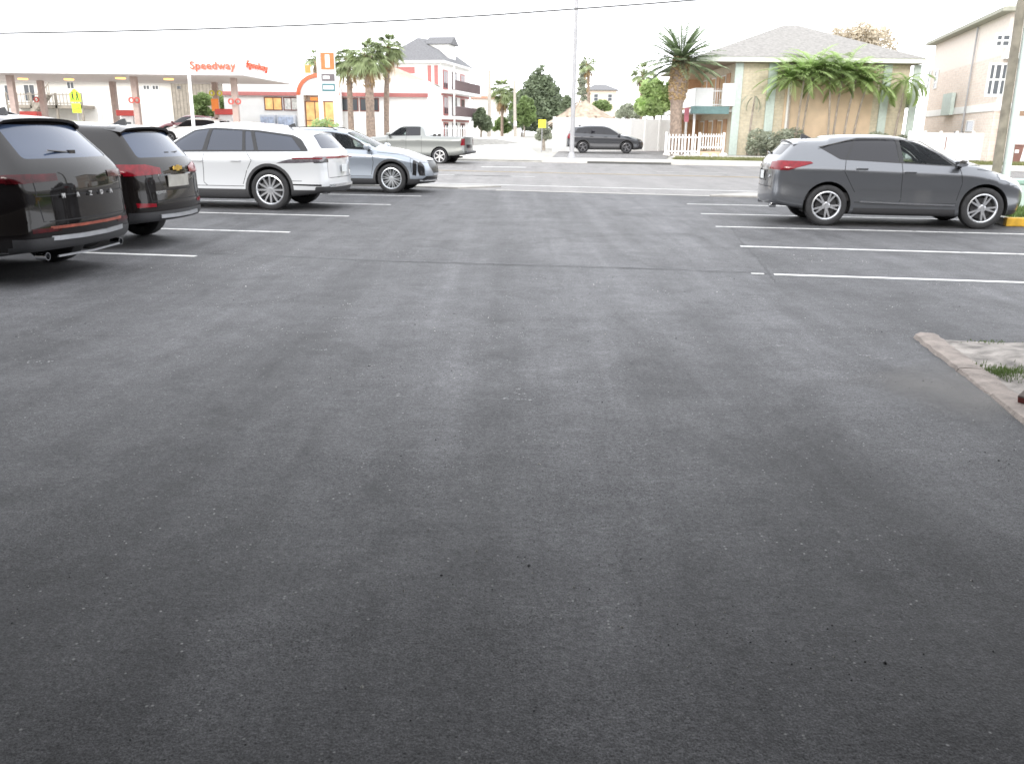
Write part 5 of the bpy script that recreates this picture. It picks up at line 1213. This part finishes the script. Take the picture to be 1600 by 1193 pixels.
# pump islands
pw=mat('pump_white',(.7,.7,.7),.4,var=.05); pr=mat('pump_red',(.55,.05,.04),.4); ringm=mat('ring_red',(.55,.10,.08),.5); yl=mat('ring_yellow',(.75,.68,.05),.5)
for i,(px,yy,lab) in enumerate([(46,5.5,'fuel pump with wide red top at the far left of the canopy'),(198,5.8,'fuel pump with red top between the two middle columns'),(352,6.,'fuel pump with red top at the right end of the canopy')]):
    x=DX(px,170,YC+yy); o=empty('fuel_pump',(x,YC+yy,gz(x,YC+yy)),0,lab,'fuel pump','fuel pumps under the canopy')
    bx('cabinet',pw,o,-.45,.45,-.28,.28,0,1.55,.02); bx('screen',wing,o,-.3,.3,-.31,-.283,1.0,1.35); bx('topper',pr,o,-.62,.62,-.3,.3,1.75,2.12,.02); bx('support',pw,o,-.4,.4,-.1,.1,1.553,1.747)
    MB().tube([(.3,-.3,1.2),(.5,-.45,.8),(.42,-.32,.3),(.40,-.30,.9)],.025,6).build('hose',MATS['tyre_rubber'],o)
for i,(px,py,yy,mm,lab) in enumerate([(60,156,7.2,ringm,'red'),(208,157,1.5,ringm,'red'),(217,157,1.9,ringm,'red'),(333,146,7.2,yl,'yellow'),(345,146,7.5,yl,'yellow'),(363,159,2,ringm,'red'),(374,159,2.3,ringm,'red')]):
    x,z=D(px,py,YC+yy); m=MB(); 
    rr_=.19; 
    for k in range(16):
        a0,a1=2*math.pi*k/16,2*math.pi*(k+1)/16; m.prism([(rr_*math.cos(a0),rr_*math.sin(a0)),(rr_*math.cos(a1),rr_*math.sin(a1)),(rr_*.55*math.cos(a1),rr_*.55*math.sin(a1)),(rr_*.55*math.cos(a0),rr_*.55*math.sin(a0))],-.03,.03,'y')
    o=m.build('number_ring',mm,ca); o.location=(x,yy-.25,z-.5)
x,z=D(337,163,YC+7.2); bx('oval_sign',mat('sign_orange',(.75,.22,.05),.5),ca,x-.25,x+.25,7.05,7.1,z-.5-.45,z-.5+.35,.02)
# ---- price pylon
YP=52.5; x0,x1=DX(503,130,YP),DX(527,130,YP); pz=gz((x0+x1)/2,YP); py_=empty('price_sign',((x0+x1)/2,YP,pz),0,'tall white fuel price sign with orange logo and stacked price panels','sign')
Z=lambda p: DZ(515,p,YP)-pz
hw_=(x1-x0)/2; px_=DX(500,130,YP)-(x0+x1)/2
bx('post',fencew,py_,px_-.12,px_+.10,-.1,.1,0,Z(71)); bx('post',fencew,py_,hw_-.08,hw_+.04,-.1,.1,0,Z(120)); 
bx('cabinet',mat('cabinet_pale',(.72,.73,.74),.5),py_,-hw_+.03,hw_-.09,-.14,.14,Z(158),Z(75),.02)
bx('top_panel',mat('panel_grey',(.50,.52,.55),.5),py_,-hw_+.08,hw_-.14,-.17,-.143,Z(80),Z(76))
org=mat('logo_orange',(.80,.14,.04),.4,emit=(1,.15,.03),estr=.25)
lg=bx('logo_panel',org,py_,-hw_+.05,hw_-.10,-.17,-.143,Z(109),Z(83)); bx('logo_mark',fencew,lg,-hw_*.35,hw_*.22,-.19,-.173,Z(106),Z(86))
for a,b_,mm in ((116,127,mat('panel_dark',(.12,.10,.11),.4)),(131,143,mat('panel_teal',(.05,.16,.18),.4))):
    o=bx('price_panel',mm,py_,-hw_+.05,hw_-.12,-.17,-.143,Z(b_),Z(a)); bx('price_figures',fencew,o,-hw_+.12,hw_*.1 if a==116 else hw_-.2,-.185,-.173,Z(b_-3),Z(a+3))
# ---- apartments behind the canopy
YA=82; ap=empty('apartment_building',(0,YA,.9),0,'pale two-storey apartments with timber deck and outside stair behind the canopy','building')
X=lambda px,py=160:DX(px,py,YA); Z=lambda p:DZ(150,p,YA)-.9
bx('wall',pale,ap,X(-60),X(276),0,12,-.5,Z(126)); bx('roof',mat('roof_brown',(.30,.24,.20),.8),ap,X(-70),X(284),-.9,12.5,Z(125.8),Z(119))
for a,b_,c_,d_ in ((40,58,133,160),(108,120,128,140),(226,237,132,140),(240,251,132,140),(10,22,134,160)): window(ap,X(a),X(b_),Z(d_),Z(c_),0,whitew,wing,2,1)
bx('deck',wood,ap,X(30),X(147),-2.4,-.003,Z(171),Z(166)); 
for a in (32,70,108,146): bx('deck_post',wood,ap,X(a)-.09,X(a)+.09,-2.4,-2.2,-.5,Z(147.5))
o=pickets(ap,'deck_railing',wood,(X(30),-2.42),(X(147),-2.42),Z(166),Z(147.5),.32,.06)
m=MB(); m.bar((X(107),-3.,Z(150)),(X(76),-3.,Z(186)),.12,.35); m.bar((X(107),-3.9,Z(150)),(X(76),-3.9,Z(186)),.12,.35); m.bar((X(107),-3.,Z(150)+1.0),(X(76),-3.,Z(186)+1.0),.07,.07)
for k in range(10): t=(k+.5)/10; xx=X(107)+(X(76)-X(107))*t; zz=Z(150)+(Z(186)-Z(150))*t; m.box(xx-.18,xx+.18,-3.9,-3.,zz-.03,zz+.03); m.bar((xx,-3.,zz),(xx,-3,zz+1.),.05)
m.build('stair',wood,ap)
for a in (276,): 
    wb=empty('timber_building',(X(a),YA-1,.9),0,'weathered grey-brown timber building right of the apartments','building'); w_=X(345)-X(276); m=MB(); bx('wall',wood,wb,0,w_,0,9,-.5,Z(126)); 
    m=MB(); [m.box(.05+k*.32,.08+k*.32,-.03,-.003,-.5,Z(126)) for k in range(int(w_/.32))]; m.build('battens',mat('batten',(.20,.18,.15),.9),wb); bx('roof',greyroof,wb,-.3,w_+.3,-.5,9.3,Z(126)+.003,Z(122)); window(wb,w_*.12,w_*.24,Z(140),Z(133),0,wood,wing,1,1)
# ---- poles, signs, wire
def pole(name,pb,pt,Y,r0,r1,m,label,cat,n=8):
    xb,zb_=D(*pb,Y); xt,zt_=D(*pt,Y); z0=gz(xb,Y); o=empty(name,(xb,Y,z0),0,label,cat)
    MB().tube([(0,0,-.05),(xt-xb,0,zt_-z0)],[r0,r1],n).build('shaft',m,o,smooth=True); return o,xt-xb,zt_-z0
h=hit(893,248.5); o,_,_=pole('lamp_post',(893,248.5),(903,-60),h[1],.125,.09,poleg,'tall pale metal lamp post standing on the far pavement','lamp post',14)
bx('base_plate',poleg,o,-.22,.22,-.22,.22,-.02,.07,.01); MB().lathe([(.20,.07),(.17,.22),(.13,.35)],14,'z').build('collar',poleg,o,smooth=True); MB().tube([(.2,0,11),(.6,-1.2,11.6),(.8,-2.6,11.7)],[.06,.05,.05],8).box(.6,1.,-3.4,-2.6,11.62,11.76).build('lamp_arm',poleg,o)
Y_=120; o,dx,hh=pole('utility_pole',(764,219),(765,110),Y_,.28,.2,mat('pole_pale',(.42,.38,.33),.9,var=.15),'taller utility pole left of the round fan palm','utility pole'); bx('meter',fencew,o,.3,.75,-.3,.1,1.4,2.2)
o,dx,hh=pole('utility_pole',(805,215),(804,126),Y_+6,.25,.17,MATS['pole_pale'],'shorter utility pole right of the round fan palm','utility pole'); bx('meter',fencew,o,-.2,.2,-.5,-.27,1.5,2.2)
Yr=20.6; xb=DX(1556,320,Yr); o=empty('utility_pole',(xb,Yr,.0),0,'leaning wooden utility pole with a pale conduit beside it at the right edge','utility pole')
xt,zt_=D(1594,20,Yr); x2,z2=D(1552,300,Yr); sl_=(xt-x2)/(zt_-z2)
MB().tube([(x2-xb-sl_*z2,0,0),(x2-xb+sl_*(9-z2),0,9)],[.105,.09],12).build('shaft',polew,o,smooth=True)
MB().tube([(x2-xb-sl_*z2+.21,-.05,0),(x2-xb+sl_*(9-z2)+.19,-.05,9)],.095,10).build('conduit',mat('conduit_mint',(.55,.62,.60),.5,var=.05),o,smooth=True)
x_,y_=DX(1596,300,18.6),18.6; o=empty('utility_cabinet',(x_,y_,.13),R(-8),'small pale green utility box on the lawn at the right edge','utility box'); bx('body',mat('cabinet_mint',(.50,.60,.55),.5,var=.05),o,-.2,.5,-.25,.25,0,.50,.03); bx('lid',mat('cabinet_lid',(.30,.45,.38),.5),o,-.22,.52,-.27,.27,.505,.60,.02)
cw=[]
for px,py in ((-60,54),(0,52.3),(160,49.5),(320,45.5),(480,39.5),(641,31.5),(780,23),(903,14),(1000,7),(1090,0),(1180,-8)): x,z=D(px,py,44); cw.append((x,44,z))
tag(MB().tube(cw,.042,6).build('power_line',mat('cable_black',(.07,.07,.07),.6)),'thin dark overhead cable crossing the white sky','cable')
# school crossing sign
Y_=50.6; x_=DX(119,160,Y_); z0=gz(x_,Y_); o=empty('crossing_sign',(x_,Y_,z0),0,'fluorescent yellow-green pentagon crossing sign with two walking figures','sign')
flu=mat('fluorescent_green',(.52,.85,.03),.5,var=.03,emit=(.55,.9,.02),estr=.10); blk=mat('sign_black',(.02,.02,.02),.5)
Z=lambda p:DZ(118,p,Y_)-z0; s=F/Y_/.957; w2=8.6/s
sp=MB().prism([(-w2,Z(159.5)),(w2,Z(159.5)),(w2,Z(147)),(0,Z(138.5)),(-w2,Z(147))],-.05,-.03,'y').build('sign_panel',flu,o)
for dx_ in (-.14,.13):
    m=MB(); zc_=Z(149); m.lathe([(0,zc_+.10)],3) if False else None
    m.prism([(dx_+.045*math.cos(t),zc_+.13+.045*math.sin(t)) for t in [k*.785 for k in range(8)]],-.062,-.052,'y'); m.prism([(dx_-.05,zc_+.08),(dx_+.05,zc_+.08),(dx_+.04,zc_-.10),(dx_-.04,zc_-.10)],-.062,-.052,'y'); m.prism([(dx_-.04,zc_-.10),(dx_,zc_-.10),(dx_-.05,zc_-.28),(dx_-.10,zc_-.28)],-.062,-.052,'y'); m.prism([(dx_,zc_-.10),(dx_+.04,zc_-.10),(dx_+.10,zc_-.28),(dx_+.05,zc_-.28)],-.062,-.052,'y'); m.build('walking_figure',blk,sp)
pl=bx('plaque',flu,o,-w2*.8,w2*.8,-.05,-.03,Z(176.5),Z(162)); MB().tube([(0,0,0),(0,0,Z(145))],.035,8).build('post',poleg,o)
m=MB(); m.prism([(-.22,Z(171)),(.1,Z(167.5)),(.1,Z(166)),(.22,Z(169)),(.1,Z(172)),(.1,Z(170.5)),(-.2,Z(173))],-.058,-.052,'y'); m.build('arrow',mat('plaque_mark',(.35,.6,.03),.5),pl)
# tall white post on the station frontage and the two shorter ones
for px0,py0,px1,py1,Y_,r_,lab in ((302,196,295,114,49.5,.11,'tall white post in front of the canopy lettering'),(157,190,152,150,51.5,.09,'short white post left of the red-topped middle pump'),(10,172,3,134,52,.09,'white post at the left edge under the canopy')):
    pole('white_post',(px0,py0),(px1,py1),Y_,r_,r_*.85,fencew,lab,'post')
for o in [o for o in bpy.data.objects if o.name.startswith('white_post')]:
    for c in kids(o):   # run the shaft down to the ground
        me=c.data; zt_=max(v.co.z for v in me.vertices)
# yellow warning sign by the motel drive
Y_=55.5; x_=DX(847,200,Y_); z0=gz(x_,Y_); o=empty('yellow_sign',(x_,Y_,z0),0,'small yellow sign on a thin post in front of the silvery shrub','sign'); Z=lambda p:DZ(847,p,Y_)-z0
bx('sign_panel',mat('sign_yellow',(.78,.68,.05),.5,var=.05),o,-.24,.24,-.05,-.03,Z(200),Z(187)); MB().tube([(0,0,0),(0,0,Z(192))],.03,8).build('post',poleg,o)
# ---- motel planting
for i,(px,pyt,Y_,lean) in enumerate([(1237,112,52.9,-.1),(1256,104,52.6,.15),(1268,98,53.0,.3),(1300,106,52.7,-.3),(1316,100,52.9,.2),(1334,110,52.7,.35),(1350,118,52.9,.5)]):
    x,z=D(px,pyt+14,Y_); feather_palm(x-lean*.6,Y_,z-.42,2.2,26,['leftmost slim feather palm of the clump against the motel wall','second slim feather palm from the left in the motel clump','third slim feather palm from the left in the motel clump','middle-right feather palm with crossing trunk in the motel clump','fifth feather palm from the left in the motel clump','sixth feather palm from the left in the motel clump','rightmost slim feather palm of the clump against the motel wall'][i],leafb if i!=3 else leafm,60+i,.07,.05,(lean,0),barkg,.0,1.35,(.6,.95),group='feather palms against the motel wall',ll=.60,lw=.10)
x,z=D(1176,150,52.9); feather_palm(x,52.9,z-.42,1.1,6,'small lone palm with drooping brown fronds left of the clump',leafg,70,.08,.05,(.15,0),barkg,-.5,.9,(1.,1.5),group='feather palms against the motel wall',ll=.3,lw=.05,fn=14)
x,z=D(1417,126,52.6); feather_palm(x-.3,52.6,z-.42,2.0,14,'bright drooping palm at the right corner of the motel',leafb,71,.08,.05,(.3,0),barkg,-.3,1.0,(1.,1.4),group='feather palms against the motel wall',ll=.5,lw=.12)
bush(DX(1210,225,52.6),52.6,3.4,1.2,1.5,2600,.09,'grey-green bush at the foot of the motel wall, left of the palm clump',leafg,81)
bush(DX(1285,225,52.4),52.4,3.6,1.,1.15,2200,.09,'low bush under the middle of the palm clump',leafg,82)
bush(DX(1375,220,52.4),52.4,3.2,1.,1.35,2200,.09,'bush at the right end of the motel wall',leafg,83)
bush(DX(505,192,51.5),51.5,1.4,1.,1.9,700,.12,'bright green plant at the foot of the price sign',leafb,84)
r=random.Random(12)
for i in range(7):
    x=DX(1042+15*i,238,50.2); y=50.2+r.uniform(-.3,.3); s_=r.uniform(.14,.26); b=MB(); b.lathe([(0,0),(s_,.02),(s_*1.05,s_*.35),(s_*.7,s_*.75),(0,s_*.85)],9,'z')
    b.v=[(p[0]*r.uniform(.85,1.15),p[1]*r.uniform(.85,1.15),p[2]) for p in b.v]; o=b.build('boulder',mat('pale_rock',(.62,.60,.56),.9,var=.15,bump=.5),None,smooth=True); o.location=(x,y,gz(x,y)+.0); tag(o,'small pale boulder edging the gravel bed under the date palm','rock','boulders under the date palm')
# ---- vehicles beyond the street
PK=suv(name='pickup',kind='pickup_truck',L=5.9,W=2.03,H=1.96,rx=1.30,fx=4.95,rt=.41,xc=4.18,xrf=3.40,xrr=.06,zbl=1.36,zbf=1.32,paint=(.20,.21,.20),pmet=.5,prough=.35,archclad=False,zclad=.45,
  zb=[(0,.55),(.6,.42),(1.4,.40),(5.,.40),(5.9,.42)],xs=[0,.10,.4,1.0,1.95,2.10,2.20,2.7,3.40,3.8,4.18,4.3,4.9,5.4,5.74,5.9],
  belt=[(0,1.33),(2.1,1.33),(4.18,1.33),(4.6,1.28),(5.4,1.20),(5.74,1.12),(5.9,1.0)],
  rail=[(0,1.37),(2.08,1.37),(2.2,1.84),(2.7,1.88),(3.40,1.86),(4.18,1.37),(4.6,1.34),(5.4,1.26),(5.74,1.17),(5.9,1.05)],crown=[(0,.0),(2.08,.0),(2.2,.06),(3.4,.06),(4.2,.06),(5.4,.04),(5.9,.02)],
  yb=[(0,.90),(2,.95),(4.2,.93),(5.9,.80)],yr=[(0,.86),(2.08,.90),(2.2,.70),(3.4,.70),(4.18,.80),(5.4,.78),(5.9,.7)],
  xr=[(.3,.0),(.7,0),(.75,.05),(2,.05)],rb=.03,sub=2,spoiler=None,finon=False,
  dlo=[(2.30,1.40),(4.06,1.36),(3.50,1.78),(3.30,1.83),(2.36,1.83)],wins=[[(3.10,1.42),(3.96,1.40),(3.44,1.77),(3.12,1.80)],[(2.38,1.42),(3.02,1.42),(3.02,1.80),(2.42,1.79)]],
  ws=[(3.47,-.62),(3.47,.62),(4.12,.74),(4.12,-.74)],rearwin=[(-.01,.9),(.01,.9),(.01,.92)],
  panels=[('tail_light','rear2',[(.74,.95),(.95,.95),(.95,1.28),(.74,1.28)],'red',.01),('tail_light','side',[(.03,.95),(.17,.95),(.17,1.28),(.03,1.28)],'red',.01),('tailgate_panel','rear',[(-.5,.82),(.5,.82),(.5,.98),(-.5,.98)],'black',.004),('head_light','side',[(5.5,.85),(5.86,.85),(5.84,1.02),(5.6,1.06)],'clear',.01)],
  seams=[[(3.06,1.38),(3.08,.55)],[(4.08,1.34),(4.1,.55)],[(2.25,1.36),(2.25,.55)]],handles=[(3.22,1.18),(2.42,1.18)],mirror=(4.02,1.46),spokes=6,dbl=0,sw=.035,rimc=(.6,.6,.6),bedcut=[(.22,-.76),(1.98,-.76),(1.98,.76),(.22,.76)])
hd_=R(180-13)
def pk_bed(o): 
    m=MB(); m.box(.20,2.0,-.78,.78,.75,.80); m.box(.16,.20,-.78,.78,.75,1.33); m.box(2.0,2.04,-.78,.78,.75,1.33); m.box(.2,2.,.78,.82,.75,1.33); m.box(.2,2.,-.82,-.78,.75,1.33); m.build('bed_liner',MATS['underbody_dark'],o)
    m=MB(); m.tube([(-.05,-.85,.62),(-.10,-.4,.62),(-.10,.4,.62),(-.05,.85,.62)],.07,8); m.build('rear_bumper',MATS['chrome'] if False else MATS['grained_cladding'],o)
pk=car(PK,place(hd_,(-3.35,45.0),1.30,-.0+.90),hd_,'beige silver pickup truck driving left along the street','pickup truck',None); pk_bed(pk)
DS=suv(name='charcoal_suv',kind='parked_car',L=4.6,W=1.85,H=1.68,rx=.98,fx=3.68,rt=.36,xc=3.35,xrf=2.45,xrr=.38,zbl=1.10,zbf=1.06,paint=(.022,.024,.030),pmet=.2,prough=.35,clearfront=False,
  dlo=[(.45,1.20),(3.24,1.08),(2.95,1.30),(2.6,1.50),(2.2,1.56),(1.2,1.55),(.62,1.48)],wins=[[(2.34,1.15),(3.1,1.12),(2.88,1.29),(2.56,1.47),(2.28,1.52)],[(1.38,1.18),(2.26,1.15),(2.2,1.53),(1.44,1.53)],[(.62,1.22),(1.3,1.19),(1.36,1.52),(1.1,1.51),(.74,1.46)]],
  panels=[('tail_light','side',[(.02,.86),(.32,.86),(.30,1.16),(.02,1.16)],'red',.012),('tail_light','rear2',[(.62,.86),(.9,.86),(.9,1.16),(.62,1.16)],'red',.012)],spoiler=(.38,1.5,.58),spokes=5,dbl=.1,sw=.02,rimc=(.16,.16,.17))
ds=car(DS,(DX(885,235,54.2)+.1,54.6,gz(5,54.6)+.014),R(-6),'charcoal wagon parked before the white garden wall','car','cars standing across the street')
# vehicles standing at the station
W2=dict(DS); W2.update(name='station_white',paint=(.78,.78,.78),H=1.9); 
def scaled(o,s): o.scale=(s,s,s)
x_=DX(275,190,57.5); wv=car(W2,(x_+3.4,57.5,gz(x_,57.5)+.012),R(172),'white wagon with dark windows standing at the fuel pumps','car','cars standing across the street'); 
W3=dict(DS); W3.update(name='station_maroon',paint=(.12,.015,.02)); x_=DX(268,182,66); wm=car(W3,(x_+2.6,68.5,gz(x_,68)+.012),R(178),'dark maroon car parked beyond the white wagon','car','cars standing across the street')
W4=dict(PK); W4.update(name='dark_pickup',paint=(.03,.035,.035)); x_=DX(1467,190,56); dk=car(W4,(x_-2.4,51.8,gz(x_,52)+.01),R(4),'dark pickup truck with grille parked behind the white fence','pickup truck','cars standing across the street'); pk_bed(dk)
# ------------------------------------------------------------------ sky, sun, camera
w=bpy.data.worlds.new("World"); scene.world=w; w.use_nodes=True; n=w.node_tree.nodes; l=w.node_tree.links
sk=n.new('ShaderNodeTexSky'); sk.sky_type='NISHITA'; sk.sun_disc=False; sk.sun_elevation=R(24); sk.sun_rotation=R(200); sk.air_density=1.4; sk.dust_density=3.
mx=n.new('ShaderNodeMix'); mx.data_type='RGBA'; mx.inputs[0].default_value=.86; l.new(sk.outputs[0],mx.inputs[6]); mx.inputs[7].default_value=(21.8,22.2,23.2,1)
l.new(mx.outputs[2],n['Background'].inputs['Color']); n['Background'].inputs['Strength'].default_value=.15
su=bpy.data.lights.new('sun','SUN'); su.energy=1.5; su.angle=R(14); su.color=(1,.95,.88); so=bpy.data.objects.new('sun',su); col.objects.link(so)
az=R(200); el=R(24)      # compass: the low sun stands behind the camera and to its left, veiled by cloud
d=Vector((math.sin(az)*math.cos(el),math.cos(az)*math.cos(el),math.sin(el))); so.rotation_euler=(-d).to_track_quat('-Z','Y').to_euler()
cam=bpy.data.cameras.new('camera'); co=bpy.data.objects.new('camera',cam); col.objects.link(co)
cam.sensor_width=36; cam.lens=36*F/1600; cam.clip_end=6000; cam.clip_start=.05
co.matrix_world=Matrix.Translation((0,0,H))@Matrix.Rotation(-TH,4,'X')@Matrix.Rotation(R(90),4,'X')@Matrix.Rotation(ROLL,4,'Z')
scene.camera=co
try: scene.cycles.filter_width=1.65
except Exception: pass
scene.view_settings.view_transform='Standard'; scene.view_settings.look='None'; scene.view_settings.exposure=0
